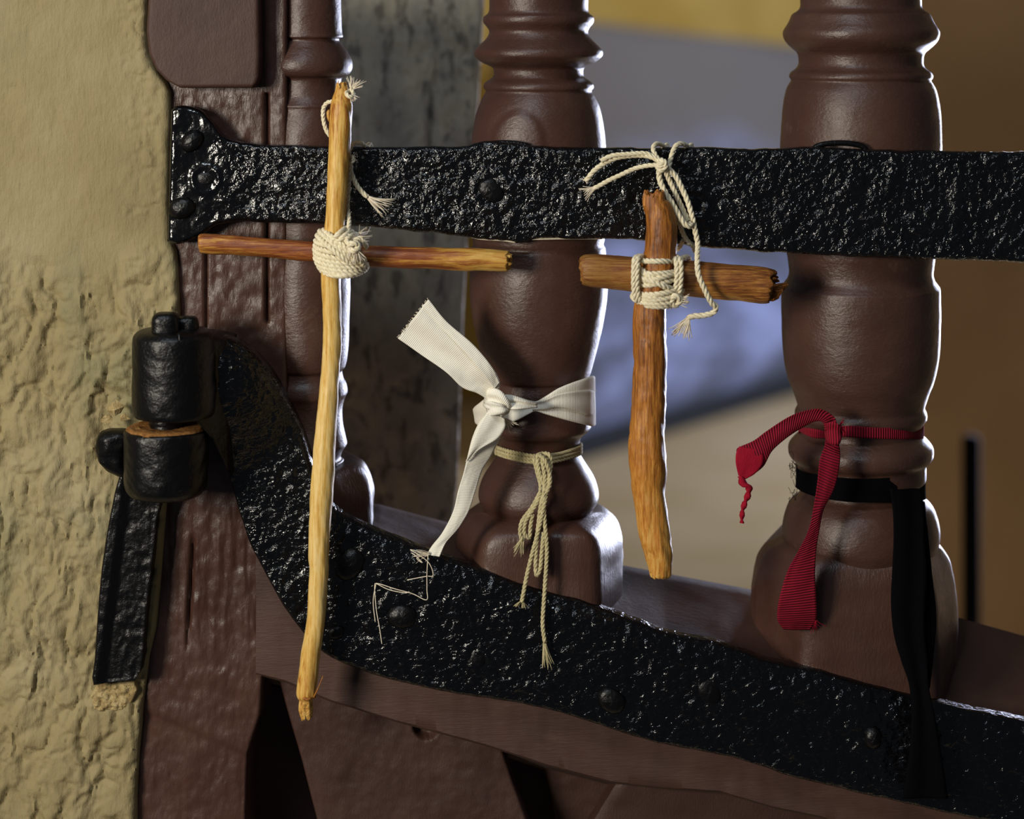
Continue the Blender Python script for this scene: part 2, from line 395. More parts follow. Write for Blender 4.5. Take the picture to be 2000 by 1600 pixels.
# ---- plaster wall on the left, rough in its lower part, its edge meeting the gate stile
wall_edge = [(285, -60), (284, 60), (288, 105), (302, 135), (322, 160), (331, 180), (332, 230), (329, 300), (328, 400), (331, 470), (342, 492), (346, 540), (349, 610), (346, 700), (340, 800), (334, 900), (322, 990), (312, 1120), (302, 1230), (288, 1290), (277, 1380), (268, 1480), (264, 1560), (264, 1680), (266, 2100)]
rough_prof = lambda px, py: np.clip((py-470+.12*(px-150)+60*vn(px/70, py/90, 5))/90, 0, 1)
def wall_disp(px, py):
    lo = rough_prof(px, py)
    edge = np.clip(1-np.abs(px-(262+.12*py*(py < 400)+0*px))/60, 0, 1)*(py < 420)*np.clip((px-215)/30, 0, 1)
    wx = px+26*vn(px/40, py/60, 11); wy = py+30*vn(px/45, py/60, 12)
    wx = px+14*vn(px/50, py/80, 11); wy = py+14*vn(px/50, py/80, 12)
    r1 = np.minimum(np.abs(fbm(wx/58+.15*py/58, wy/120, 21, 4))*2.6, .8)-.5
    r2 = np.minimum(np.abs(fbm(wx/24, wy/40, 31, 4))*2.6, .8)-.5
    big = fbm(px/110, py/200, 41, 2)
    h = lo*(.0046*r1+.0018*r2+.0060*big)+.0007*fbm(px/60, py/90, 51, 3)+edge*.0022*r2
    h = h+.00022*fbm(px/14, py/22, 61, 2)*(1+lo)
    # hollow along the built-in strap and collar
    dx = px-(195-.0*py)
    rec = np.exp(-((px-190)/26)**2)*np.clip((py-780)/60, 0, 1)*np.clip((1010-py)/60, 0, 1)
    cx = 232-(py-1150)*.10
    rec2 = np.clip(1-np.abs(px-cx-0)/72, 0, 1)**.6*np.clip((py-960)/50, 0, 1)*np.clip((1372-py)/26, 0, 1)
    # chipped patch beside the collar
    ch = np.clip(1-np.hypot((px-210)/42, (py-795)/62)+.25*vn(px/12, py/12, 71), 0, 1)
    smear = np.exp(-((px-160)/16)**2-((py-900)/90)**2)
    pat = np.exp(-((px-62)/22)**4-((py-1200)/100)**4)*.9+np.exp(-((px-100)/14)**2-((py-1090)/40)**2)
    return h-.003*rec-.004*rec2-.005*np.clip(ch*2.5, 0, 1)+.003*smear+.0022*pat
wl = sheet('wall_left', [(-420, -60), (-420, 2100)], wall_edge, 700, 190, -.036, .12, PLASTER, None, wall_disp, rnd=16)
struct(wl)

# ---- grey pitted stone pillar behind the gate
def pillar_disp(px, py):
    crack = np.exp(-((px-(846+8*np.sin(py/60)))/5)**2)*np.clip((420-py)/60, 0, 1)
    dents = np.clip(fbm(px/22, py/36, 81, 3)-.22, 0, 1)
    return .002*fbm(px/60, py/120, 82, 3)-.005*dents-.005*crack
pl = sheet('stone_pillar', [(600, -80), (600, 1200)], [(949, -80), (943, 60), (936, 180), (925, 330), (912, 480), (905, 620), (899, 800), (894, 930), (884, 1050), (870, 1200)], 230, 60, .30, .16, STONE, None, pillar_disp, rnd=14)
for v in pl.data.vertices:
    if v.co.y > .40: v.co.x = v.co.x*.75-.055
tag(pl, 'dark grey pitted stone pillar standing close behind the gate', 'pillar')
# ---- black iron post, out of focus, right
Pb = P(1897, 850, 1.5)
V = [(Pb[0], 1.5, 0), (Pb[0], 1.5, Pb[2]-.01), (Pb[0], 1.5, Pb[2]-.003), (Pb[0], 1.5, Pb[2])]
mb = MB(); mb.add(*tube_geo(V, [.0135, .0135, .0125, .007], 20))
mb.add(*tube_geo([(Pb[0], 1.5, 0), (Pb[0], 1.5, .012), (Pb[0], 1.5, .016)], [.04, .04, .02], 20))
tag(mb.build('iron_post', BLACKCLOTH), 'thin upright black iron post in front of the dark brown wall', 'post')

# ------------------------------------------------------------------ THE GATE
gate = thing('wooden_gate', 'brown painted wooden gate with turned balusters and black iron straps hung on the plaster wall', 'gate', P(300, 2100, 0.0))
def stile_disp(px, py):
    g = -.004*np.exp(-((px-402)/2.6)**2)*((py > 470) & (py < 645))
    g = g-.006*np.exp(-((px-521)/3.4)**2)*((py > 180) & (py < 632))
    low = np.clip((py-960)/60, 0, 1)*np.clip((1300-py)/80, 0, 1)
    g = g+.0012*low*fbm(px/11, py/120, 91, 3)-.004*low*np.exp(-((px-(372-(py-1150)*.06))/4)**2)*np.clip((1280-py)/20, 0, 1)*np.clip((py-1040)/30, 0, 1)
    # ridge where the worn upper part steps down to the clean lower part
    l = (py-(1400+(px-310)*.44))
    g = g-.0016/(1+np.exp(-l/3.))*(px < 500)
    g = g+.0009*fbm(px/40, py/60, 92, 3)+.0006*fbm(px/14, py/24, 93, 2)*(py > 185)
    return g
sheet('hinge_stile', [(262, -60), (262, 2100)], [(560, -60), (560, 640), (560, 1300), (512, 1322), (508, 1395), (482, 1475), (479, 1540), (477, 1680), (477, 2100)], 640, 90, -.028, .07, BROWNV, gate, stile_disp, rnd=7)
def blk(px, py):
    return .0004*fbm(px/80, py/80, 95, 3)+.0001*fbm(px/12, py/14, 96, 2)
sheet('stile_block', [(292, -60), (285, 60), (290, 105), (304, 136), (325, 158), (352, 172)], [(506, -60), (507, 60), (508, 110), (506, 150), (502, 162), (492, 172)], 90, 60, -.046, .025, BROWNM, gate, blk, rnd=9)
# engaged slim baluster on the stile
prof0 = [(-60, 66), (0, 64), (60, 66), (72, 68), (77, 60), (88, 66), (102, 76), (118, 84), (134, 85), (146, 78), (152, 66), (164, 64), (186, 66), (200, 72), (206, 76), (214, 74), (260, 80), (340, 82), (450, 80), (560, 82), (640, 80), (690, 77), (716, 72), (724, 66), (738, 68), (750, 74), (766, 76), (780, 70), (800, 66), (830, 68), (856, 74), (868, 76), (880, 68), (894, 64), (900, 70)]
plug = lambda th, py: .0016*np.clip((1-np.hypot((1052+126*np.cos(th)-1013)/52, (py-275)/68))*5, 0, 1)*(np.sin(th) < 0)
wob = lambda a, k: (lambda th, py: .6*a*fbm(np.cos(th)*1.5+py/110+.37, np.sin(th)*1.5+py/70+.21, k, 3))
revolve('baluster', prof0, 602, -.002, BROWN, gate, disp=wob(.0007, 101))
def baluster(prof, cx, ya, blk_rows, seed, cb):
    f0 = wob(.0008, seed); f1 = (lambda th, py: f0(th, py)+plug(th, py)) if seed == 121 else f0
    b = revolve('baluster', prof, cx, ya, BROWN, gate, seg=144, disp=f1)
    # base block: octagonal loft, rounded shoulders
    V = []; F = []; n = 8; rows = []
    for (py, W, Fw, yf, ym) in catmull(blk_rows, n=40):
        yb = 2*ya-yf
        k = S*(D+ya)/D; xw = (cb-1000)*k; z = ZC+(HY-py)*k
        pts = [(-Fw, yf), (Fw, yf), (W, ym), (W, ym+.02), (Fw, max(yb, ym)+.03), (-Fw, max(yb, ym)+.03), (-W, ym+.02), (-W, ym)]
        pl = []
        for i in range(8):
            a = pts[i]; c = pts[(i+1) % 8]
            for t in np.linspace(.06, .94, 8):
                pl.append((xw+(a[0]+(c[0]-a[0])*t)*k, a[1]+(c[1]-a[1])*t, z))
        rows.append(pl)
    R = np.array(rows); m, q = R.shape[:2]
    nz = .0011*fbm(np.arange(q)[None]/5.+0*R[..., 2], R[..., 2]*60, seed+5, 3)
    ctr = np.array([(cb-1000)*S*(D+ya)/D, ya]); dv = R[..., :2]-ctr; dv /= np.linalg.norm(dv, axis=-1, keepdims=True)
    R[..., :2] += dv*nz[..., None]
    V = R.reshape(-1, 3)
    for i in range(m-1):
        for j in range(q):
            j2 = (j+1) % q; F.append((i*q+j, (i+1)*q+j, (i+1)*q+j2, i*q+j2))
    F.append(list(range(q))); F.append([(m-1)*q+j for j in range(q)][::-1])
    o = mesh('base_block', V, F, BROWNV, gate); o.data.set_sharp_from_angle(angle=math.radians(50))
    return b
baluster([(840, 70), (885, 62), (896, 64), (906, 66)], 602, .0, [(902, 60, 30, -.020, .0), (908, 96, 44, -.027, .0), (925, 112, 54, -.030, .0), (960, 124, 60, -.030, .0), (1000, 124, 60, -.030, .0), (1060, 124, 60, -.030, .0)], 111, 602)
prof1 = [(-60, 100), (-10, 98), (18, 97), (27, 100), (33, 107), (44, 107), (55, 99), (63, 96), (75, 102), (88, 115), (98, 124), (108, 125), (115, 119), (122, 110), (132, 90), (142, 87), (151, 90), (158, 100), (164, 106), (172, 107), (178, 103), (190, 110), (210, 119), (240, 126), (283, 131), (360, 134), (430, 133), (468, 129), (478, 127), (486, 131), (520, 133), (570, 134), (620, 129), (665, 119), (710, 107), (735, 99), (742, 94), (760, 97), (790, 100), (825, 103), (838, 100), (850, 86), (864, 80), (880, 79), (890, 82), (906, 92), (928, 106), (948, 114), (966, 117), (980, 114), (994, 104), (1002, 100)]
baluster(prof1, 1052, .010, [(996, 104, 62, -.024, .0), (1003, 124, 78, -.031, .012), (1014, 140, 92, -.036, .014), (1034, 155, 102, -.0375, .018), (1060, 163, 106, -.038, .018), (1100, 165, 108, -.038, .018), (1150, 165, 108, -.038, .018), (1230, 165, 108, -.038, .018)], 121, 1053)
prof2 = [(-60, 120), (0, 117), (15, 118), (22, 124), (28, 133), (38, 138), (46, 142), (62, 151), (76, 149), (86, 142), (95, 132), (103, 123), (112, 120), (126, 120), (135, 126), (142, 135), (150, 138), (157, 134), (162, 137), (178, 145), (215, 152), (290, 156), (400, 153), (480, 146), (505, 142), (520, 140), (535, 139), (546, 142), (556, 149), (568, 153), (640, 153), (700, 149), (740, 141), (765, 131), (785, 124), (795, 122), (804, 126), (814, 126), (824, 120), (838, 117), (848, 120), (858, 130), (870, 139), (884, 140), (894, 136), (903, 127), (912, 126), (924, 126), (936, 124), (944, 112), (958, 112), (970, 122), (985, 138), (1006, 147), (1030, 152), (1050, 152), (1064, 148), (1075, 144)]
baluster(prof2, 1681, .0185, [(1052, 140, 90, -.026, .01), (1062, 158, 100, -.030, .01), (1076, 172, 106, -.033, .018), (1100, 186, 112, -.0345, .020), (1140, 195, 118, -.035, .022), (1190, 199, 122, -.0355, .022), (1260, 200, 124, -.036, .022), (1360, 200, 124, -.036, .022)], 131, 1673)

# bottom rail: weathered sloping top, front face behind the strap, moulded lower edge
so = [(400, 655), (440, 661), (482, 682), (522, 722), (556, 778), (586, 838), (606, 898), (626, 950), (655, 998), (700, 1027), (796, 1066), (866, 1092), (950, 1120), (1020, 1148), (1125, 1176), (1195, 1200), (1300, 1240), (1419, 1267), (1510, 1299), (1597, 1315), (1720, 1349), (1860, 1384), (2000, 1412), (2120, 1438), (2600, 1545)]
si = [(404, 850), (420, 866), (436, 900), (452, 950), (465, 997), (486, 1060), (511, 1110), (538, 1160), (562, 1200), (597, 1245), (640, 1283), (700, 1309), (757, 1329), (897, 1359), (1020, 1378), (1125, 1404), (1230, 1439), (1300, 1457), (1440, 1485), (1545, 1519), (1650, 1545), (1790, 1577), (1895, 1600), (2010, 1625), (2120, 1650), (2600, 1765)]
def itp(pts, x): p = np.array(pts, float); return np.interp(x, p[:, 0], p[:, 1])
soT = so[7:]
back_top = [(520, 960), (660, 982), (740, 985), (865, 1018), (1215, 1104), (1480, 1154), (1870, 1206), (2010, 1245), (2120, 1270), (2600, 1372)]
bot = [(500, 1318), (560, 1334), (645, 1371), (687, 1383), (775, 1411), (862, 1434), (957, 1460), (1072, 1498), (1195, 1530), (1300, 1541), (1405, 1548), (1510, 1579), (1600, 1597), (1700, 1625), (2120, 1720), (2600, 1840)]
def rail():
    xs = np.arange(500, 2602, 5.); rows = []
    for x in xs:
        bt = itp(back_top, x); ft = itp(soT, x)+8 if x > 660 else itp(soT, 660)+8-(660-x)*.1
        ft = max(ft, bt+20); bo = itp(bot, x)
        r = [P(x, bo+10, .065), P(x, bt+60, .070), P(x, bt+6, .070), P(x, bt, .064)]
        p0 = np.array(P(x, bt, .064)); p1 = np.array(P(x, ft-5, -.020))
        for t in np.linspace(.12, .93, 12):
            q = p0+(p1-p0)*t; q[2] += .0010*float(fbm(x/120, t*3, 141, 2))+.0002*float(fbm(x/22, t*8, 142, 2)); r.append(tuple(q))
        r += [P(x, ft-4, -.024), P(x, ft, -.028), P(x, ft+8, -.030)]
        f0, f1 = ft+8, bo-4
        for t in np.linspace(.1, 1, 14):
            y = f0+(f1-f0)*t; q = list(P(x, y, -.030)); q[1] -= .0010*float(fbm(x/120, y/16, 143, 3)); r.append(tuple(q))
        r += [P(x, bo-1, -.027), P(x, bo, -.022), P(x, bo, .0)]
        rows.append(r)
    R = np.array(rows); m, q = R.shape[:2]; F = []
    for i in range(m-1):
        for j in range(q):
            j2 = (j+1) % q; F.append((i*q+j, i*q+j2, (i+1)*q+j2, (i+1)*q+j))
    F.append(list(range(q))[::-1]); F.append([(m-1)*q+j for j in range(q)])
    o = mesh('bottom_rail', R.reshape(-1, 3), F, BROWNH, gate)
    import bmesh
    bm = bmesh.new(); bm.from_mesh(o.data); bmesh.ops.recalc_face_normals(bm, faces=bm.faces); bm.to_mesh(o.data); bm.free()
    o.data.set_sharp_from_angle(angle=math.radians(50)); return o
rail()
# splat boards below the rail, dark gaps between them
bd = lambda k: (lambda px, py: .0010*fbm(px/70, py/70, k, 3)+.0004*fbm(px/15, py/15, k+1, 2))
bd1 = bd(151)
hole = lambda px, py: bd1(px, py)-.008*np.clip((1-np.hypot((px-832)/26, (py-1422)/24))*4, 0, 1)
sheet('splat_board', [(536, 1300), (556, 1372), (590, 1490), (618, 1600), (640, 1690), (755, 2100)], [(905, 1420), (980, 1462), (1004, 1535), (1028, 1600), (1058, 1690), (1195, 2100)], 200, 130, -.010, .02, BROWNM, gate, hole, rnd=6)
sheet('splat_board', [(1255, 1500), (1204, 1532), (1178, 1575), (1158, 1608), (1110, 1690), (890, 2060)], [(2580, 1790), (2582, 1830), (2584, 1860), (2586, 1900), (2588, 1950), (2590, 2080)], 60, 120, -.010, .02, BROWNM, gate, bd(153), rnd=6)
sheet('splat_board', [(1060, 1490), (1078, 1560), (1100, 1700)], [(1300, 1500), (1300, 1560), (1300, 1700)], 40, 30, .030, .02, BROWNM, gate, bd(155), rnd=6)
# dark inner boarding that closes the back of the lower gate
sheet('back_board', [(470, 1335), (470, 2100)], [(2600, 1600), (2600, 2100)], 20, 40, .056, .012, BROWNM, gate, bd(157), rnd=6)

# upper iron strap with flared end
st = [(333, 214), (345, 206), (368, 209), (392, 218), (414, 240), (432, 262), (460, 276), (505, 283), (560, 285), (700, 287), (800, 288), (900, 287), (930, 281), (958, 277), (1000, 280), (1040, 286), (1100, 289), (1250, 290), (1380, 288), (1480, 292), (1600, 288), (1700, 294), (1850, 297), (2010, 298), (2120, 299), (2600, 303)]
sb = [(326, 474), (345, 478), (370, 472), (395, 457), (418, 442), (450, 436), (505, 434), (560, 437), (640, 440), (720, 444), (800, 452), (850, 456), (900, 462), (960, 470), (1010, 474), (1070, 467), (1160, 467), (1250, 470), (1340, 480), (1440, 488), (1530, 495), (1640, 502), (1760, 506), (1850, 508), (1930, 511), (2010, 516), (2120, 522), (2600, 540)]
def jag(p, a, seed):
    q = catmull(p, n=520); q[:, 1] += a*fbm(q[:, 0]/34, q[:, 0]*0, seed, 3); return [tuple(v) for v in q]
def iron_disp(px, py):
    wx = px+8*vn(px/20, py/20, 161); wy = py+8*vn(px/20, py/20, 162)
    h = .0012*fbm(wx/34, wy/26, 163, 3)+.0007*fbm(wx/10, wy/9, 165, 2)*np.clip((px-400)/150, .15, 1)
    nail = 0
    for (cx, cy, r) in ((960, 372, 36), (1352, 400, 30), (402, 350, 26), (1690, 330, 60)):
        d = np.hypot(px-cx, py-cy)/r; nail = nail+.0010*np.exp(-((d-1)/.22)**2)
    return h+nail
sheet('upper_strap', jag(st, 2.2, 171), jag(sb, 3.5, 172), 760, 64, -.046, .010, IRON, gate, iron_disp, rnd=9)
# lower hinge strap curving down from the knuckle
def yl(px, py):
    t = np.clip((np.hypot(px-400, py-740)-30)/190, 0, 1); t = t*t*(3-2*t)
    return -.076+(.076-.046)*t
def iron2(px, py):
    h = iron_disp(px+900, py+300)*1.0
    # raised upper arris, flat worn bevel
    yo = np.interp(px, [p[0] for p in so], [p[1] for p in so]); dd = py-yo
    h = h-.0060*np.clip(1-dd/34, 0, 1)**1.3*np.clip((px-560)/80, .3, 1)
    return h
ls = sheet('hinge_strap', jag(so, 2.0, 173), jag(si, 1.5, 174), 760, 60, yl, .016, IRONL, gate, iron2, rnd=10, smoothline=False)
# hinge knuckle: a rolled eye blending into the strap
kn = [(640, 40), (645, 66), (652, 76), (662, 80), (700, 81), (760, 82), (796, 81), (806, 79), (812, 72), (813, 30)]
kx = (340-1000)
revolve('knuckle', kn, 340, -.078, IRONS, gate, seg=72, disp=lambda th, py: .0006*fbm(np.cos(th)*4, py/22+np.sin(th)*4, 181, 3))
# neck between knuckle and strap
sheet('knuckle_neck', [(345, 652), (380, 655), (415, 658), (450, 666)], [(345, 818), (380, 824), (415, 862), (450, 935)], 40, 50, lambda px, py: -.104+.038*np.clip((px-345)/105, 0, 1)**1.3, .03, IRONS, gate, lambda px, py: .0007*fbm(px/14, py/14, 183, 3), rnd=12)
mbx = MB(); mbx.add(*tube_geo(catmull(wp([(916, 462, -.040), (940, 467, -.042), (985, 470, -.043), (1006, 473, -.043), (1015, 468, -.043), (1060, 467, -.042), (1120, 466, -.040), (1176, 466, -.038)]), n=60), 1.6*S, 6)); o = mbx.build('pale_line', FRAYW, gate); o['label'] = 'thin pale line under the strap'  # thin pale line along the lower edge of the upper strap
# nail heads
def nail(px, py, r, yf, h=.55, seed=0, name='nail_head', sq=False):
    rg = np.random.RandomState(seed); k = S*r; V = []; F = []; ns, nr = 20, 6
    for i in range(nr):
        a = i/(nr-1)*math.pi/2
        for j in range(ns):
            th = 2*math.pi*j/ns; rr = k*math.sin(a) if i else 0
            if sq: rr *= 1/max(abs(math.cos(th)), abs(math.sin(th)))**.7
            rr *= 1+.12*math.sin(2*th+seed)+rg.uniform(-.05, .05)
            V.append((rr*math.cos(th), -k*h*math.cos(a)*(1+rg.uniform(-.1, .1)*(i > 0))-(0 if i < nr-1 else 0), rr*math.sin(th)))
    for j in range(ns): V.append((V[(nr-1)*ns+j][0], .004, V[(nr-1)*ns+j][2]))
    for i in range(nr):
        for j in range(ns):
            j2 = (j+1) % ns; F.append((i*ns+j, i*ns+j2, (i+1)*ns+j2, (i+1)*ns+j))
    c = P(px, py, yf); V = [(v[0]+c[0], v[1]+c[1], v[2]+c[2]) for v in V]
    return mesh(name, V, F, IRONS, gate)
for i, (a, b, r, y, h) in enumerate([(376, 275, 22, -.045, .7), (356, 406, 24, -.045, .6), (402, 350, 17, -.045, .35), (960, 372, 24, -.045, .3), (1352, 400, 20, -.045, .25),
                                  (478, 818, 26, -.053, .5), (683, 1102, 30, -.045, .5), (656, 1235, 15, -.045, .6), (786, 1204, 26, -.045, .45), (1195, 1368, 26, -.045, .5), (1385, 1352, 24, -.045, .3), (1704, 1440, 20, -.045, .8), (930, 1290, 20, -.045, .25)]):
    nail(a, b, r, y, h, i)
# loops of iron behind the strap, their tops showing over its edge
for cx, w_ in ((985, 58), (1640, 56)):
    mbx = MB(); pts = [(cx-w_, 300, -.040), (cx-w_*.8, 286, -.040), (cx-w_*.3, 280, -.040), (cx+w_*.3, 280, -.040), (cx+w_*.8, 286, -.040), (cx+w_, 300, -.040)]
    mbx.add(*tube_geo(catmull(wp(pts), n=24), 5.5*S, 10)); mbx.build('staple', IRONS, gate)

# ------------------------------------------------------------------ PINTLE built into the wall
pin = thing('wall_pintle', 'black iron pintle with rust-dusted collar and long tang set into the plaster wall', 'hinge pintle', P(260, 1340, -.05))
cup = [(838, 30), (837, 72), (839, 79), (846, 82), (880, 82), (930, 81), (946, 79), (958, 74), (968, 62), (972, 30)]
revolve('collar', cup, 324, -.078, IRONS, pin, seg=72, disp=lambda th, py: .0008*fbm(np.cos(th)*4, py/20+np.sin(th)*4, 191, 3))
# rusty dust lying on the collar
k = S*(D-.078)/D
V = []; F = []; ns = 64; nr = 12; cw = (324-1000)*k; zz = ZC+(HY-835)*k
for i in range(nr):
    for j in range(ns):
        th = 2*math.pi*j/ns; r = (.3+.66*i/(nr-1))*81*k*(1+.02*float(vn(j/3., 0, 5)))
        V.append((cw+r*math.cos(th), -.078+r*math.sin(th), zz+.0004+.0012*abs(float(fbm(j/4., i/2., 193, 2)))-(.0018 if i == nr-1 else 0)))
for i in range(nr-1):
    for j in range(ns):
        j2 = (j+1) % ns; F.append((i*ns+j, (i+1)*ns+j, (i+1)*ns+j2, i*ns+j2))
stuff(mesh('rust_dust', V, F, RUST, pin))
# pin running up through the knuckle with its notched head
def lump(name, rows, mat, parent, ya, seed, sq=3.2, dep=1.0, am=.03):
    """rounded-square post: rows (py, cx, halfwidth px)"""
    r_ = catmull(rows, n=22); V = []; F = []; ns = 28; k = S*(D+ya)/D
    for a, (py, cx, hw) in enumerate(r_):
        for j in range(ns):
            th = 2*math.pi*j/ns; c_, s_ = math.cos(th), math.sin(th)
            q = (abs(c_)**sq+abs(s_)**sq)**(-1/sq)*hw*k*(1+am*float(fbm(min(j, 28-j)/2.5, a/3., seed, 2)))
            V.append(((cx-1000)*k+q*c_, ya+q*s_*dep, ZC+(HY-py)*k))
    for a in range(len(r_)-1):
        for j in range(ns):
            j2 = (j+1) % ns; F.append((a*ns+j, (a+1)*ns+j, (a+1)*ns+j2, a*ns+j2))
    F.append(list(range(ns))); F.append([(len(r_)-1)*ns+j for j in range(ns)][::-1])
    return mesh(name, V, F, mat, parent)
lump('pin_head', [(610, 322, 6), (611, 323, 16), (614, 324, 22), (622, 324, 26), (640, 324, 27), (664, 324, 28)], IRONS, pin, -.086, 201)
lump('pin_wedge', [(617, 366, 6), (618, 366, 12), (621, 366, 18), (630, 366, 21), (645, 366, 22), (664, 366, 22)], IRONS, pin, -.078, 203)
# lug against the wall and tang let into the plaster
lump('lug', [(838, 226, 10), (842, 224, 24), (856, 222, 32), (890, 218, 28), (905, 222, 24), (918, 232, 20), (930, 242, 10)], IRONS, pin, -.058, 205, 3.0, 1.0, .16)
tw = lambda px, py: -.0015*(px < 0)+.0008*fbm(px/12, py/14, 207, 3)-.0035*np.clip((px-(232-(py-1000)*.13))/16, 0, 1)
sheet('tang', [(240, 905), (224, 960), (212, 1020), (205, 1060), (198, 1110), (193, 1160), (189, 1215), (184, 1290), (179, 1325), (182, 1340)], [(330, 930), (312, 985), (303, 1020), (300, 1060), (294, 1110), (288, 1160), (282, 1215), (276, 1290), (271, 1318), (262, 1332)], 120, 30, -.052, .03, IRONS, pin, tw, rnd=5)
lump('pin_shaft', [(800, 326, 34), (820, 326, 34), (840, 326, 34)], IRONS, pin, -.078, 204, 2)
# loose crumbs of broken mortar on the collar's shoulder
def crumb(px, py, r, y, seed):
    import bmesh
    rg = np.random.RandomState(seed); bm = bmesh.new(); c = P(px, py, y)
    for q in range(14):
        v = rg.normal(size=3); v /= np.linalg.norm(v); v *= r*S*rg.uniform(.75, 1.15)
        bm.verts.new((c[0]+v[0], c[1]+v[1]*.8, c[2]+v[2]*.9))
    bmesh.ops.convex_hull(bm, input=bm.verts); me = bpy.data.meshes.new('mortar_crumb'); bm.to_mesh(me); bm.free()
    return link('mortar_crumb', me, MORTAR, None, False)
for a, b, r, y, lb in [(226, 796, 17, -.047, 'largest angular crumb of broken mortar beside the iron knuckle'), (244, 816, 10, -.056, 'small crumb of mortar lying against the rust-dusted collar'), (208, 818, 11, -.050, 'middle-sized crumb of mortar on top of the iron lug')]:
    tag(crumb(a, b, r, y, 211+a), lb, 'mortar crumb', 'mortar crumbs on the pintle')
mm = sheet('mortar_patch', [(188, 1338), (176, 1360), (180, 1385), (196, 1392)], [(262, 1333), (268, 1350), (258, 1372), (236, 1390)], 40, 40, -.040, .012, MORTAR, None, lambda px, py: .0022*fbm(px/9, py/9, 221, 3), rnd=8)
struct(mm); mm.name = 'trim_2'

# ------------------------------------------------------------------ sticks
def stick_geo(pts, ya, seed, amp=.05, sides=40, step=2.5, end0=None, end1=None, squash=1.0, dirv=False):
    """pts (px,py,width px[,y])"""
    q = np.array([tuple(p)+((ya,) if len(p) == 3 else ()) for p in pts], float)
    c = catmull(q, step=step); k = S*(D+c[:, 3])/D
    W = np.stack([(c[:, 0]-1000)*k, c[:, 3], ZC+(HY-c[:, 1])*k], -1); r = c[:, 2]/2*k
    n = len(c)
    dz = lambda i, th: r[np.clip(i.astype(int), 0, n-1)]*(amp*fbm(np.cos(th)*1.6+i/16, np.sin(th)*1.6+i/23., seed, 3)+amp*.5*vn(th*4.1+0*i, i/40, seed+4))
    V, F = tube_geo(W, r, sides, dz)
    # jagged ends
    V = V.reshape(n, sides, 3); rg = np.random.RandomState(seed)
    t, _, _ = frames(W)
    for e, idx, sg in ((end0, range(0, 5), -1), (end1, range(n-1, n-6, -1), 1)):
        if e:
            off = (vn(np.arange(sides)/2.1, np.zeros(sides), seed+9+sg)*.6+rg.uniform(-.5, .5, sides))*e*S
            for a, i in enumerate(idx): V[i] += t[i]*sg*(off*(1-a/5.))[:, None]
    return V.reshape(-1, 3), F
def end_cap(name, px, py, r, y, axis, mat, parent, seed, ln=8, jag=.9, slope=0.0):
    """splintered end grain: tapering spikes around a rough core, axis = direction in px"""
    rg = np.random.RandomState(seed); mb = MB(); ax = np.array(axis, float); ax /= np.linalg.norm(ax); nn = np.array([-ax[1], ax[0]])
    for i in range(26):
        a = rg.uniform(0, 2*math.pi); rr = r*math.sqrt(rg.uniform(0, .85)); o = nn*rr*math.cos(a); dy = rr*math.sin(a)*S
        l = ln*rg.uniform(.35, 1.0)+slope*math.cos(a)*rr; w_ = r*rg.uniform(.16, .30)
        p = [(px+o[0]-ax[0]*ln*1.2, py+o[1]-ax[1]*ln*1.2, y+dy), (px+o[0], py+o[1], y+dy), (px+o[0]+ax[0]*l*.7, py+o[1]+ax[1]*l*.7, y+dy), (px+o[0]+ax[0]*l+rg.uniform(-1, 1), py+o[1]+ax[1]*l, y+dy)]
        mb.add(*tube_geo(wp(p), np.array([w_, w_, w_*.75, w_*.25])*S, 5))
    return mb.build(name, mat, parent, False)
def build_stick(name, pts, ya, mat, parent, seed, **kw):
    V, F = stick_geo(pts, ya, seed, **kw); return mesh(name, V, F, mat, parent)

# ---- tall cross
c1 = thing('stick_cross', 'tall thin cross of peeled yellow stick hanging at left from the upper iron strap', 'cross', P(600, 1403, -.068))
build_stick('upright', [(667, 166, 20), (668, 182, 30), (667, 205, 42), (666, 232, 44), (663, 285, 42), (657, 395, 40), (653, 445, 40), (648, 490, 39), (646, 540, 38), (649, 640, 36), (648, 690, 37), (644, 745, 36), (636, 850, 41), (631, 920, 44), (626, 1000, 43), (623, 1060, 40), (622, 1090, 39), (623, 1112, 37), (620, 1160, 36), (617, 1210, 36), (608, 1270, 37), (602, 1320, 38), (598, 1352, 38), (598, 1364, 32)], -.068, STICKA, c1, 301, amp=.07, end0=5)
end_cap('splintered_top', 667, 168, 10, -.068, (0.05, -1), RAW, c1, 303, 9)
build_stick('thin_tip', [(599, 1360, 24), (598, 1372, 26), (598, 1388, 27), (599, 1400, 22)], -.068, RAW, c1, 305, amp=.12, end1=7)
mb = MB(); mb.add(*tube_geo(wp([(582, 1358, -.068), (599, 1367, -.0765), (615, 1360, -.068)]), 3*S, 8)); mb.add(*tube_geo(catmull(wp([(613, 1362, -.072), (621, 1345, -.074), (628, 1328, -.074), (631, 1320, -.073)]), n=8), np.linspace(1.8, .6, 8)*S, 6)); mb.build('bark_rim', STICKC, c1)
mb = MB(); mb.add(*tube_geo(catmull(wp([(643, 214, -.070), (641, 222, -.071), (643, 238, -.070)]), n=8), np.array([1, 3, 3.5, 3, 3.5, 3, 2, 1])*S, 8)); mb.add(*tube_geo(catmull(wp([(664, 172, -.072), (661, 164, -.072), (661, 156, -.072)]), n=6), np.linspace(2, .5, 6)*S, 6)); mb.build('bark_burr', STICKA, c1)
build_stick('crosspiece', [(389, 475, 30), (394, 475, 38), (420, 477, 40), (452, 479, 38), (520, 484, 37), (600, 491, 38), (700, 499, 40), (780, 503, 41), (860, 505, 42), (905, 507, 46), (940, 507, 43), (975, 509, 41), (990, 510, 40)], -.0555, STICKB, c1, 311, amp=.06, end1=5)
end_cap('splintered_end', 990, 510, 17, -.0555, (1, 0.04), RAW, c1, 313, 11)
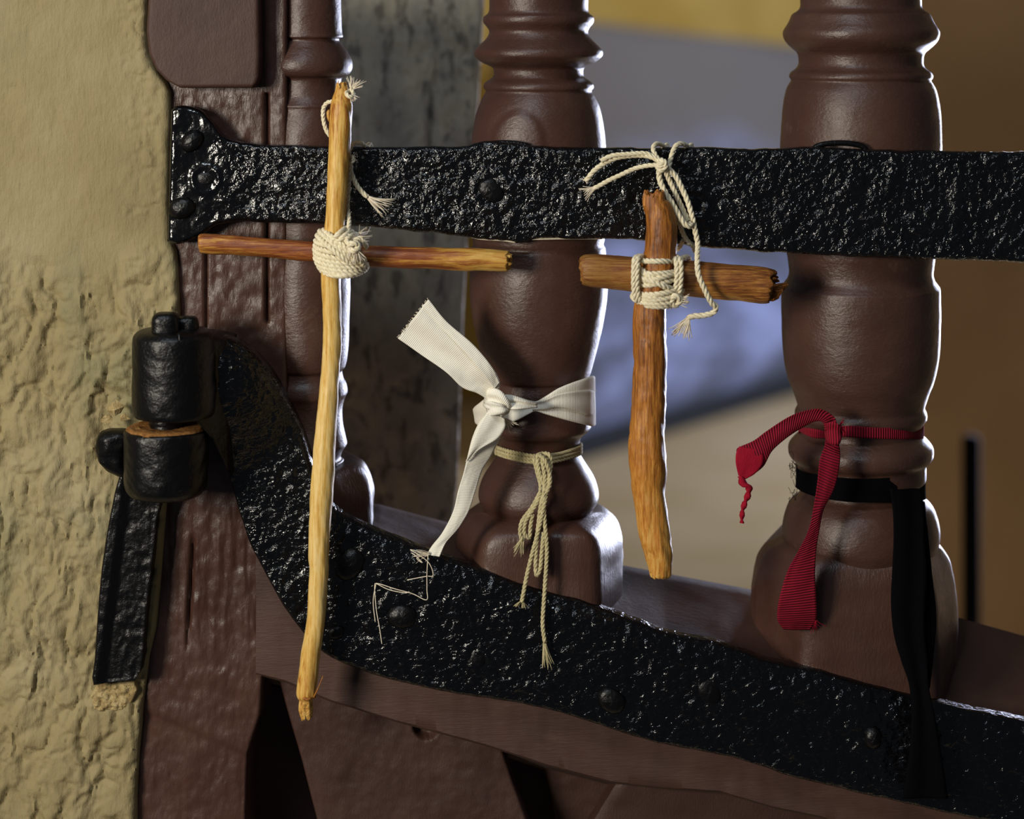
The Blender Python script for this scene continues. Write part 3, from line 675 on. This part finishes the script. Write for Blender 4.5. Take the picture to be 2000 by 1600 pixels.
# ---- twine helpers: turns round a joint
def arc(p0, p1, sag, yc, bulge, n=7, under=0.0):
    """front arc from p0 to p1 (px), bulging towards the viewer round centre depth yc, then back behind"""
    out = []
    for t in np.linspace(-1, 1, n):
        x = (p0[0]+p1[0])/2+(p1[0]-p0[0])/2*math.sin(t*math.pi/2)
        u = (math.sin(t*math.pi/2)+1)/2
        y = p0[1]+(p1[1]-p0[1])*u+sag*math.cos(t*math.pi/2)
        out.append((x, y, yc-bulge*math.cos(t*math.pi/2)*1.0))
    return out
def turn(p0, p1, sag, yc, bulge, back=.010):
    f = arc(p0, p1, sag, yc, bulge)
    mx = (p0[0]+p1[0])/2; my = (p0[1]+p1[1])/2
    return [(mx-4, my, yc+back), ((p0[0]*.7+mx*.3), p0[1]*.7+my*.3, yc+back*.8)]+f+[((p1[0]*.7+mx*.3), p1[1]*.7+my*.3, yc+back*.8), (mx+4, my, yc+back)]
mb = MB()
Y1 = -.062
for p0, p1, sg in [((617, 470), (690, 476), 8), ((616, 479), (700, 488), 10), ((615, 487), (706, 500), 12), ((616, 495), (712, 508), 13), ((616, 503), (716, 516), 13), ((619, 511), (716, 521), 14), ((623, 519), (714, 524), 14), ((628, 526), (706, 528), 12), ((636, 530), (692, 531), 8)]:
    add_cord(mb, turn(p0, p1, sg, Y1, .0165, .012), 5.2, pitch=5.5)
for p0, p1, sg, bl in [((625, 452), (706, 520), 2, .0190), ((620, 460), (700, 524), 4, .0185), ((632, 450), (712, 512), 0, .0195), ((640, 462), (716, 520), -2, .0200), ((640, 478), (676, 446), -2, .0190), ((648, 484), (686, 452), -2, .0195), ((656, 478), (694, 458), -2, .0185)]:
    add_cord(mb, turn(p0, p1, sg, Y1, bl, .012), 5.2, pitch=5.5)
# knot lump with short frayed end
add_cord(mb, [(676, 470, -.080), (684, 476, -.085), (694, 474, -.086), (700, 482, -.084), (692, 490, -.086), (682, 484, -.084), (686, 474, -.086)], 5.5)
add_cord(mb, [(690, 470, -.078), (702, 466, -.076), (712, 474, -.074), (716, 484, -.070)], 4.5)
mb.build('lashing', TWINE, c1)
mb = MB()
add_fray(mb, (697, 490, -.084), (.25, 1), 24, 16, 24, .9, 21); add_fray(mb, (686, 482, -.086), (-.1, 1), 24, 5, 8, .9, 22)
add_fray(mb, (700, 462, -.076), (.9, .5), 26, 8, 10, .5, 23, .5); add_fray(mb, (702, 456, -.074), (.6, -.9), 18, 7, 5, .45, 24, .5)
stuff(mb.build('frayed_end', FRAYW, c1))
# hanging cord of the tall cross
mb = MB()
add_cord(mb, [(680, 452, -.074), (682, 430, -.068), (679, 405, -.062), (680, 380, -.060), (682, 350, -.060), (681, 325, -.060), (680, 312, -.061)], 4.2)
add_cord(mb, [(714, 287, -.042), (706, 280, -.047), (694, 280, -.051), (685, 288, -.054), (681, 300, -.058), (683, 312, -.060)], 4.6)
add_cord(mb, [(678, 304, -.056), (686, 306, -.062), (690, 312, -.063), (684, 318, -.063), (679, 314, -.060)], 4.6)
add_cord(mb, [(683, 316, -.062), (684, 330, -.060), (690, 348, -.058), (698, 364, -.057), (708, 376, -.057), (718, 385, -.057)], 4.8)
add_cord(mb, [(652, 198, -.064), (640, 200, -.062), (632, 210, -.060), (631, 228, -.060), (634, 246, -.060), (640, 260, -.060), (648, 268, -.060)], 4.0)
add_cord(mb, [(690, 196, -.064), (688, 186, -.066), (682, 178, -.068), (676, 182, -.072), (684, 190, -.074), (690, 184, -.070), (685, 172, -.068)], 4.2)
add_cord(mb, [(714, 287, -.042), (724, 284, -.030), (724, 330, -.026), (722, 420, -.026), (716, 452, -.034), (700, 458, -.058)], 4.0)
mb.build('hanging_cord', TWINE, c1)
mb = MB()
add_fray(mb, (718, 385, -.057), (.78, .62), 50, 18, 22, 1.2, 25, .35); add_fray(mb, (686, 174, -.068), (.35, -1), 24, 16, 26, 1.0, 26); add_fray(mb, (688, 186, -.072), (.4, .8), 12, 10, 14, 1.0, 27)
add_fray(mb, (686, 174, -.068), (1, -.6), 22, 9, 10, 1.0, 28)
stuff(mb.build('frayed_cord_end', FRAYW, c1))

# ---- short cross
c2 = thing('stick_cross', 'short thick cross of brown bark-grained stick hanging at right between the two large balusters', 'cross', P(1290, 1133, -.070))
build_stick('upright', [(1277, 384, 42), (1279, 398, 47), (1287, 416, 54), (1292, 445, 59), (1291, 475, 60), (1288, 505, 61), (1279, 550, 62), (1270, 600, 64), (1269, 680, 65), (1270, 720, 64), (1268, 780, 65), (1265, 830, 66), (1264, 880, 71), (1265, 920, 69), (1266, 955, 64), (1272, 1000, 62), (1280, 1050, 59), (1288, 1090, 51), (1290, 1124, 42)], -.070, STICKC, c2, 321, amp=.09, end0=10, end1=7)
end_cap('splintered_top', 1277, 384, 21, -.070, (0, -1), STICKC, c2, 323, 15)
end_cap('splintered_foot', 1290, 1122, 19, -.070, (0.02, 1), RAW, c2, 325, 10)
build_stick('crosspiece', [(1134, 527, 44), (1140, 527, 58), (1160, 529, 64), (1200, 533, 66), (1290, 540, 68), (1360, 545, 70), (1440, 552, 71), (1490, 557, 70), (1502, 558, 66)], -.056, STICKD, c2, 331, amp=.05, end0=4, end1=7)
end_cap('broken_end', 1502, 548, 22, -.056, (1, .1), RAWD, c2, 333, 20)
mb = MB(); 
for i in range(9):
    yy = 560+i*3; mb.add(*tube_geo(wp([(1488, yy-1, -.062+.001*(i % 4)), (1510, yy, -.060+.001*(i % 4)), (1528-abs(i-3)*2, yy-3, -.058), (1540-abs(i-1)*3.5, yy-7, -.056)]), np.array([4, 5, 4, 1.2])*S, 6))
mb.build('splinter', RAWD, c2, False)
mb = MB(); Y2 = -.064
for p0, p1, sg, bl in [((1246, 508), (1320, 509), 2, .0175), ((1242, 530), (1322, 528), 6, .0180), ((1244, 545), (1324, 528), 8, .0190), ((1243, 553), (1324, 540), 8, .0180), ((1240, 536), (1322, 566), 2, .0190), ((1246, 520), (1316, 572), 2, .0185),
                       ((1240, 566), (1330, 556), 14, .0180), ((1238, 574), (1332, 566), 16, .0175), ((1236, 578), (1330, 578), 16, .0170), ((1244, 586), (1322, 588), 12, .0165), ((1240, 560), (1320, 560), 22, .0175)]:
    add_cord(mb, turn(p0, p1, sg, Y2, bl, .014), 5.4, pitch=5.5)
for x in (1238, 1244):
    add_cord(mb, [(x+12, 500, -.070), (x+2, 506, -.080), (x, 530, -.082), (x, 560, -.081), (x+4, 584, -.078), (x+14, 596, -.070)], 5.2)
for x in (1318, 1326):
    add_cord(mb, [(x-8, 500, -.066), (x+2, 508, -.076), (x+4, 535, -.078), (x+2, 562, -.077), (x-4, 586, -.073), (x-12, 596, -.066)], 5.2)
add_cord(mb, [(1322, 510, -.072), (1334, 504, -.066), (1342, 502, -.056), (1346, 506, -.045)], 5)
add_cord(mb, [(1308, 590, -.078), (1318, 578, -.080), (1328, 586, -.078), (1318, 596, -.077), (1310, 586, -.078)], 6)
mb.build('lashing', TWINE, c2)
mb = MB(); add_fray(mb, (1322, 588, -.077), (1, .25), 24, 16, 24, 1.2, 31); add_fray(mb, (1312, 590, -.077), (.2, 1), 14, 10, 12, 1, 32); stuff(mb.build('frayed_end', FRAYW, c2))
mb = MB()
# two short ends to the left of the knot
add_cord(mb, [(1290, 318, -.062), (1276, 308, -.061), (1258, 304, -.059), (1234, 304, -.058), (1206, 308, -.058), (1182, 318, -.058), (1162, 332, -.058), (1150, 346, -.058), (1144, 354, -.058)], 5.0)
add_cord(mb, [(1286, 312, -.060), (1262, 300, -.060), (1228, 301, -.060), (1196, 304, -.060), (1174, 314, -.060)], 4.6)
add_cord(mb, [(1284, 322, -.060), (1262, 324, -.058), (1238, 330, -.057), (1212, 342, -.057), (1190, 352, -.057), (1172, 362, -.057), (1160, 368, -.057)], 4.6)
# loops over the strap
add_cord(mb, [(1298, 288, -.040), (1290, 282, -.046), (1280, 282, -.052), (1276, 292, -.056), (1282, 306, -.060), (1290, 318, -.063)], 4.8)
add_cord(mb, [(1344, 288, -.040), (1336, 282, -.047), (1324, 282, -.052), (1316, 292, -.055), (1310, 310, -.058), (1306, 330, -.060)], 5.0)
add_cord(mb, [(1344, 288, -.040), (1352, 286, -.030), (1352, 330, -.027), (1352, 440, -.027), (1356, 486, -.030), (1362, 490, -.046), (1352, 480, -.056), (1344, 474, -.058)], 4.6)
add_cord(mb, [(1298, 288, -.040), (1304, 286, -.030), (1306, 330, -.027), (1310, 440, -.027), (1318, 482, -.030), (1324, 486, -.040), (1334, 470, -.050)], 4.6)
# knot
for kp in ([(1284, 312, -.062), (1296, 314, -.068), (1300, 324, -.069), (1292, 332, -.068), (1284, 326, -.066), (1290, 316, -.067)], [(1280, 322, -.062), (1290, 324, -.069), (1298, 316, -.068), (1300, 330, -.066), (1288, 334, -.066)]):
    add_cord(mb, kp, 5.0)
# long cords down to the lashing
add_cord(mb, [(1288, 326, -.064), (1288, 348, -.064), (1296, 370, -.066), (1312, 396, -.068), (1326, 420, -.069), (1336, 436, -.069), (1346, 442, -.068), (1350, 436, -.066)], 5.6)
add_cord(mb, [(1296, 324, -.065), (1306, 350, -.062), (1320, 380, -.062), (1332, 406, -.062), (1344, 432, -.064)], 5.0)
add_cord(mb, [(1300, 326, -.064), (1318, 342, -.062), (1332, 368, -.062), (1344, 396, -.063), (1352, 424, -.064), (1358, 452, -.064), (1363, 478, -.064), (1362, 505, -.072), (1364, 535, -.077), (1376, 565, -.077), (1390, 592, -.074), (1398, 598, -.072), (1394, 610, -.070), (1376, 616, -.070), (1352, 618, -.070), (1344, 622, -.070)], 5.4)
add_cord(mb, [(1322, 420, -.060), (1328, 440, -.058), (1336, 460, -.056), (1346, 474, -.056), (1352, 478, -.054)], 4.6)
mb.build('hanging_cord', TWINE, c2)
mb = MB()
add_fray(mb, (1345, 620, -.070), (-.45, 1), 44, 20, 34, 1.3, 33, .2); add_fray(mb, (1162, 367, -.057), (-.88, .5), 28, 9, 14, 1.2, 34, .3); add_fray(mb, (1145, 352, -.058), (-.6, .8), 5, 6, 10, 1.2, 35)
stuff(mb.build('frayed_cord_end', FRAYW, c2))

# ------------------------------------------------------------------ ribbons
def ribbon(name, A, B, mat, parent, th=.00045, across=12, folds=(0, 0, 0), seed=1, step=3.0, wid=.012, ruffle=.0004):
    """cloth strip between two edge lines (px, py, y); folds = (amplitude m, waves across, phase)"""
    A = np.array(A, float); B = np.array(B, float)
    L = (np.linalg.norm(np.diff(A, axis=0), axis=1).sum()+np.linalg.norm(np.diff(B, axis=0), axis=1).sum())/2; n = max(8, int(L/step))
    def par(p):
        m_ = len(p); q = np.vstack([2*p[0]-p[1], p, 2*p[-1]-p[-2]]); T = np.linspace(0, m_-1, n); out = []
        for t in T:
            i = min(int(t), m_-2); f = t-i; a, b, c, d = q[i:i+4]
            out.append(.5*((2*b)+(c-a)*f+(2*a-5*b+4*c-d)*f*f+(3*b-a-3*c+d)*f**3))
        return np.array(out)
    a = par(A); b = par(B); v = np.linspace(0, 1, across)[None, :, None]
    G = a[:, None]*(1-v)+b[:, None]*v
    tt = np.linspace(0, 1, n)[:, None]
    fo = folds[0]*np.cos(2*math.pi*(folds[1]*v[..., 0]+folds[2]+.25*tt))*np.sin(math.pi*np.clip(v[..., 0], 0, 1))**.5
    fo = fo+ruffle*fbm(tt*L/26+0*v[..., 0], v[..., 0]*3+0*tt, seed, 2)
    W = Pa(G[..., 0], G[..., 1], G[..., 2]); W[..., 1] += fo
    V = W.reshape(-1, 3); ID = np.arange(n*across).reshape(n, across)
    F = np.stack([ID[:-1, :-1], ID[:-1, 1:], ID[1:, 1:], ID[1:, :-1]], -1).reshape(-1, 4).tolist()
    o = mesh(name, V, F, mat, parent)
    uv = o.data.uv_layers.new(name='UVMap')
    Ls = np.r_[0, np.cumsum(np.linalg.norm(np.diff(W.mean(1), axis=0), axis=1))]
    li = np.zeros(len(o.data.loops), int); o.data.loops.foreach_get('vertex_index', li)
    uvs = np.stack([Ls[li//across], (li % across)/(across-1)*wid], -1); uv.data.foreach_set('uv', uvs.ravel())
    s = o.modifiers.new('thickness', 'SOLIDIFY'); s.thickness = th; s.offset = 0
    return o
def ringy(cx, ya, r, px, eps=.0015):
    """depth on the front of a baluster of radius r px at column px"""
    t = max(0, 1-((px-cx)/r)**2); return ya-r*S*math.sqrt(t)-eps
# ---- cream tape bow on the middle baluster
wr_ = thing('cotton_ribbon', 'cream cotton tape knotted round the middle baluster with two loose tails', 'ribbon', P(972, 785, -.045))
rz = lambda x, e=.0015: ringy(1052, .010, 116, x, e)
ribbon('upper_tail', [(836, 585, -.064), (871, 627, -.062), (922, 671, -.060), (959, 715, -.060), (976, 745, -.057), (972, 775, -.053)], [(777, 661, -.058), (821, 692, -.058), (871, 727, -.060), (902, 756, -.058), (932, 768, -.056), (952, 780, -.053)], WHITERIB, wr_, folds=(.0022, 1.0, .15), seed=401, across=22)
ribbon('upper_tail_fold', [(838, 586, -.0655), (873, 629, -.0640), (924, 673, -.0640), (960, 716, -.0635), (976, 748, -.0585)], [(824, 598, -.0645), (860, 640, -.0632), (908, 688, -.0645), (944, 730, -.0640), (966, 760, -.0580)], WHITERIB, wr_, seed=403, across=10)
def bandpts(lst, cx, ya, r, e): return [(x, y, ringy(cx, ya, r, x, e)) for x, y in lst]
ribbon('band', bandpts([(968, 768), (990, 774), (1012, 778), (1036, 783), (1048, 784), (1066, 774), (1090, 759), (1116, 748), (1140, 740), (1157, 734), (1162, 737)], 1052, .010, 112, .004), bandpts([(972, 826), (990, 826), (1012, 820), (1034, 808), (1046, 803), (1066, 809), (1090, 816), (1116, 823), (1140, 829), (1157, 833), (1163, 830)], 1052, .010, 112, .004), WHITERIB, wr_, folds=(.0016, 1.0, .3), seed=405, across=18)
ribbon('band', bandpts([(1040, 786), (1066, 780), (1090, 770), (1120, 764), (1150, 762), (1161, 764)], 1052, .010, 112, .0062), bandpts([(1040, 802), (1066, 800), (1090, 796), (1120, 802), (1150, 812), (1163, 812)], 1052, .010, 112, .0054), WHITERIB, wr_, folds=(.0008, 1.0, .6), seed=406, across=10)
ribbon('band', [(950, 776, -.040), (938, 786, -.036), (928, 794, -.028), (924, 800, -.012), (930, 802, .010)], [(978, 840, -.042), (955, 838, -.038), (936, 832, -.028), (928, 826, -.012), (932, 824, .010)], WHITERIB, wr_, folds=(.0012, 1.0, .3), seed=407)
kk = np.linspace(0, 2*math.pi, 12)
ribbon('knot', [(948, 764, -.048), (958, 758, -.056), (976, 762, -.060), (990, 776, -.061), (998, 792, -.058), (994, 806, -.048)], [(944, 792, -.048), (950, 798, -.056), (962, 802, -.060), (972, 806, -.061), (978, 814, -.058), (974, 820, -.048)], WHITERIB, wr_, folds=(.0018, 1.3, .2), seed=409, across=16)
ribbon('knot', [(946, 786, -.052), (954, 784, -.060), (970, 788, -.063), (984, 792, -.062), (992, 798, -.054)], [(952, 806, -.052), (960, 812, -.060), (974, 810, -.063), (988, 806, -.062), (996, 800, -.054)], WHITERIB, wr_, folds=(.0010, 1.0, .5), seed=411)
ribbon('knot', [(978, 770, -.050), (1000, 772, -.054), (1026, 780, -.053), (1048, 788, -.048)], [(986, 800, -.054), (1006, 800, -.058), (1028, 798, -.056), (1050, 796, -.049)], WHITERIB, wr_, folds=(.0016, 1.4, .1), seed=413, across=14)
ribbon('lower_tail', [(952, 806, -.054), (935, 827, -.056), (922, 857, -.056), (912, 897, -.055), (905, 926, -.054), (895, 958, -.053), (885, 999, -.052), (865, 1039, -.051), (844, 1066, -.051), (834, 1083, -.052)], [(984, 822, -.052), (987, 833, -.051), (976, 857, -.050), (959, 891, -.049), (942, 918, -.049), (929, 958, -.050), (915, 999, -.051), (895, 1032, -.051), (871, 1060, -.052), (858, 1088, -.053)], WHITERIB, wr_, folds=(.0008, .5, .1), seed=415, across=14)
ribbon('lower_tail_fold', [(954, 802, -.0590), (938, 826, -.0600), (925, 856, -.0600), (914, 890, -.0585), (910, 902, -.0565)], [(986, 818, -.0570), (986, 836, -.0575), (970, 858, -.0580), (936, 878, -.0580), (914, 900, -.0568)], WHITERIB, wr_, folds=(.0007, 1, .2), seed=417)
mb = MB()
add_fray(mb, (986, 818, -.050), (.45, 1), 24, 14, 22, 1.0, 41, .4)
for pts in ([(835, 1082, -.053), (820, 1078, -.053), (801, 1074, -.054), (815, 1082, -.055), (838, 1100, -.055), (846, 1124, -.054), (832, 1126, -.053), (795, 1133, -.052)], [(836, 1084, -.054), (834, 1120, -.054), (834, 1152, -.053), (833, 1172, -.053), (806, 1160, -.053), (770, 1150, -.053), (738, 1140, -.053), (732, 1146, -.053), (735, 1190, -.053), (741, 1225, -.053), (746, 1258, -.053)],
            [(835, 1084, -.053), (814, 1090, -.054), (826, 1100, -.054), (812, 1086, -.054), (804, 1080, -.053)], [(735, 1140, -.053), (760, 1152, -.053), (790, 1158, -.053), (800, 1156, -.053)], [(734, 1142, -.053), (729, 1175, -.053), (733, 1215, -.053)]):
    mb.add(*tube_geo(catmull(wp(pts), step=3*S), .9*S, 5))
add_fray(mb, (840, 1082, -.054), (-1, -.1), 36, 16, 9, .6, 42, .4)
for i in range(34):
    t = (i+.5)/34; add_fray(mb, (777+59*t, 661-76*t, -.058-.006*t), (-.8, -.6), 4, 2, 1, .7, 500+i, .4)
add_fray(mb, (1163, 760, .002), (1, 0), 3, 6, 1, .4, 44)
stuff(mb.build('frayed_threads', FRAYW, wr_))
# ---- twine round the neck below
tw_ = thing('knotted_twine', 'greyish cotton twine looped round the middle baluster below the cream ribbon with hanging ends', 'twine', P(1060, 890, -.035))
mb = MB()
for dy, e in ((0, .002), (7, .0022), (13, .002)):
    pts = [(972, 874+dy), (990, 880+dy), (1015, 886+dy), (1040, 890+dy), (1066, 890+dy), (1090, 887+dy), (1112, 881+dy), (1128, 876+dy), (1134, 872+dy)]
    full = [(x, y, ringy(1052, .010, 84, x, e)) for x, y in pts]+[(1131, 866+dy, .020), (1100, 858+dy, .034), (1050, 852+dy, .040), (1000, 858+dy, .034), (972, 868+dy, .020), (969, 873+dy, .005)]
    add_cord(mb, full, 3.6)
for pts in ([(1046, 890, -.026), (1044, 900, -.032), (1050, 925, -.033), (1056, 950, -.036), (1052, 975, -.042), (1038, 1000, -.045), (1026, 1020, -.046), (1024, 1042, -.046), (1034, 1050, -.045), (1036, 1030, -.045), (1040, 1005, -.045)],
            [(1060, 886, -.028), (1050, 892, -.033), (1054, 925, -.036), (1066, 960, -.041), (1060, 1000, -.047), (1048, 1050, -.048), (1040, 1080, -.049), (1030, 1120, -.050), (1022, 1160, -.051), (1019, 1176, -.051)],
            [(1058, 886, -.028), (1072, 888, -.033), (1076, 906, -.034), (1070, 940, -.038), (1058, 980, -.044), (1052, 1020, -.047), (1048, 1060, -.048), (1046, 1100, -.049), (1048, 1124, -.050), (1055, 1110, -.049), (1058, 1080, -.048), (1062, 1040, -.047)],
            [(1068, 888, -.030), (1060, 900, -.035), (1064, 935, -.038), (1062, 975, -.044), (1064, 1020, -.047), (1068, 1070, -.048), (1066, 1120, -.049), (1062, 1180, -.051), (1060, 1220, -.052), (1064, 1255, -.052)],
            [(1050, 888, -.030), (1062, 896, -.037), (1072, 920, -.038), (1074, 945, -.040), (1066, 965, -.043)],
            [(1056, 960, -.040), (1040, 990, -.043), (1020, 1018, -.046), (1016, 1040, -.046), (1020, 1056, -.046)]):
    add_cord(mb, pts, 4.2)
mb.build('cord', TWINEG, tw_)
mb = MB(); add_fray(mb, (1063, 1254, -.052), (.08, 1), 54, 10, 16, 1.3, 51, .15); add_fray(mb, (1020, 1174, -.051), (-.1, 1), 14, 14, 20, 1.0, 52); add_fray(mb, (1022, 1048, -.046), (-.35, 1), 42, 9, 14, 1.2, 53, .2)
stuff(mb.build('frayed_cord_end', TWINEG, tw_))
# ---- crimson ribbon
rr_ = thing('crimson_ribbon', 'crimson ribbed ribbon knotted round the right-hand baluster with a long hanging tail', 'ribbon', P(1628, 845, -.04))
ribbon('long_tail', [(1612, 850, -.044), (1611, 870, -.048), (1601, 900, -.054), (1595, 955, -.056), (1582, 1027, -.056), (1562, 1072, -.056), (1540, 1111, -.055), (1527, 1150, -.054), (1519, 1186, -.052), (1519, 1212, -.048), (1530, 1229, -.043)], [(1636, 850, -.044), (1640, 880, -.048), (1640, 905, -.052), (1630, 952, -.053), (1609, 994, -.053), (1600, 1036, -.053), (1594, 1075, -.053), (1592, 1118, -.053), (1593, 1150, -.052), (1595, 1186, -.050), (1594, 1212, -.046), (1582, 1231, -.042)], REDRIB, rr_, folds=(.0008, .5, .1), seed=421, across=16)
ribbon('upper_tail', [(1634, 836, -.048), (1630, 816, -.050), (1603, 800, -.052), (1572, 803, -.053), (1540, 815, -.055), (1498, 842, -.057), (1472, 861, -.058), (1443, 874, -.058), (1438, 880, -.058)], [(1612, 840, -.049), (1606, 824, -.050), (1588, 824, -.050), (1559, 840, -.052), (1534, 857, -.055), (1507, 882, -.057), (1490, 912, -.058), (1460, 934, -.058), (1448, 938, -.058)], REDRIB, rr_, folds=(.0014, .5, .0), seed=423, across=16)
ribbon('tail_tip', [(1444, 872, -.0585), (1438, 885, -.060), (1437, 905, -.060), (1442, 928, -.059)], [(1490, 880, -.0592), (1490, 905, -.060), (1475, 925, -.060), (1452, 938, -.059)], REDCLOTH, rr_, seed=424)
mb = MB(); c = catmull(wp([(1447, 930, -.058), (1450, 942, -.059), (1462, 952, -.059), (1462, 964, -.058), (1455, 982, -.058), (1450, 1000, -.058), (1449, 1022, -.058)]), n=50)
mb.add(*tube_geo(c, np.linspace(6.5, 3.2, 50)*S, 10, lambda i, th: .0006*np.sin(i*.7+2*th))); mb.build('twisted_tip', REDCLOTH, rr_)
def r2(lst, r, e): return [(x, y, ringy(1681, .0185, r, x, e)) for x, y in lst]
ribbon('band', r2([(1632, 834), (1660, 832), (1690, 834), (1725, 836), (1755, 834), (1777, 830), (1794, 825), (1804, 822)], 125, .004), r2([(1636, 852), (1660, 854), (1690, 856), (1725, 857), (1755, 858), (1777, 858), (1794, 858), (1804, 857)], 125, .004), REDRIB, rr_, folds=(.0004, .5, 0), seed=425, across=8)
ribbon('band', r2([(1560, 836), (1575, 836), (1592, 838), (1612, 842)], 122, .0030), r2([(1560, 842), (1575, 850), (1592, 856), (1612, 856)], 122, .0030), REDRIB, rr_, seed=427, across=8)
ribbon('band', [(1804, 822, .0165), (1800, 820, .035), (1780, 815, .055), (1681, 806, .063), (1580, 812, .052), (1562, 830, .030), (1560, 837, .012)], [(1804, 857, .0165), (1800, 850, .035), (1780, 840, .055), (1681, 832, .063), (1580, 836, .052), (1562, 846, .030), (1560, 845, .012)], REDRIB, rr_, seed=429, across=6)
ribbon('knot', [(1610, 838, -.046), (1616, 826, -.052), (1630, 824, -.055), (1640, 832, -.055), (1646, 846, -.050)], [(1612, 858, -.046), (1618, 866, -.052), (1630, 870, -.055), (1640, 866, -.055), (1644, 852, -.050)], REDRIB, rr_, folds=(.0012, 1, .5), seed=431)
mb = MB(); add_fray(mb, (1594, 1212, -.046), (.5, 1), 26, 14, 6, .6, 61, .5); add_fray(mb, (1640, 832, -.050), (.8, -.1), 10, 14, 16, .8, 62, .8); stuff(mb.build('frayed_threads', REDCLOTH, rr_))
# ---- black cloth strip
bk = thing('black_cloth_strip', 'black cloth strip tied low on the right-hand baluster and trailing over the rail', 'ribbon', P(1780, 1340, -.05))
ribbon('band', r2([(1556, 914), (1570, 922), (1600, 928), (1650, 934), (1700, 935), (1750, 932), (1785, 926), (1806, 918)], 128, .003), r2([(1554, 952), (1570, 962), (1600, 972), (1650, 980), (1700, 982), (1750, 982), (1785, 980), (1808, 976)], 128, .003), BLACKCLOTH, bk, folds=(.0006, 1, 0), seed=441, across=10)
ribbon('band', [(1807, 918, .0185), (1800, 908, .040), (1760, 896, .062), (1681, 890, .070), (1600, 896, .062), (1562, 904, .040), (1556, 912, .0185)], [(1808, 976, .0185), (1800, 962, .040), (1760, 948, .062), (1681, 942, .070), (1600, 946, .062), (1562, 950, .040), (1554, 952, .0185)], BLACKCLOTH, bk, seed=443, across=6)
ribbon('front_tail', [(1738, 955, -.036), (1744, 1000, -.046), (1745, 1060, -.050), (1742, 1120, -.050), (1740, 1180, -.050), (1746, 1240, -.052), (1760, 1290, -.054), (1776, 1340, -.058), (1780, 1400, -.062), (1776, 1470, -.062), (1762, 1560, -.062)], [(1800, 955, -.022), (1804, 1000, -.038), (1806, 1060, -.046), (1810, 1120, -.048), (1806, 1180, -.050), (1806, 1240, -.052), (1812, 1290, -.054), (1814, 1340, -.058), (1826, 1400, -.062), (1838, 1470, -.062), (1852, 1560, -.062)], BLACKCLOTH, bk, folds=(.0015, 1, .2), seed=445, across=12)
ribbon('rear_tail', [(1780, 980, -.022), (1790, 1040, -.036), (1792, 1100, -.042), (1792, 1180, -.044), (1790, 1260, -.048), (1786, 1340, -.054)], [(1806, 980, -.010), (1812, 1040, -.030), (1820, 1120, -.038), (1828, 1200, -.042), (1824, 1270, -.046), (1816, 1345, -.053)], BLACKCLOTH, bk, folds=(.001, 1, .4), seed=447)
mb = MB(); rg = np.random.RandomState(5)
for i in range(14):
    x, y = 1554, 915+rg.uniform(-6, 50); pts = [(x+4, y, .0)]
    for t in range(4): x += rg.uniform(-9, 3); y += rg.uniform(-14, 14); pts.append((x, y, rg.uniform(-.01, .005)))
    mb.add(*tube_geo(catmull(wp(pts), n=16), .45*S, 4))
stuff(mb.build('loose_threads', BLACKCLOTH, bk))
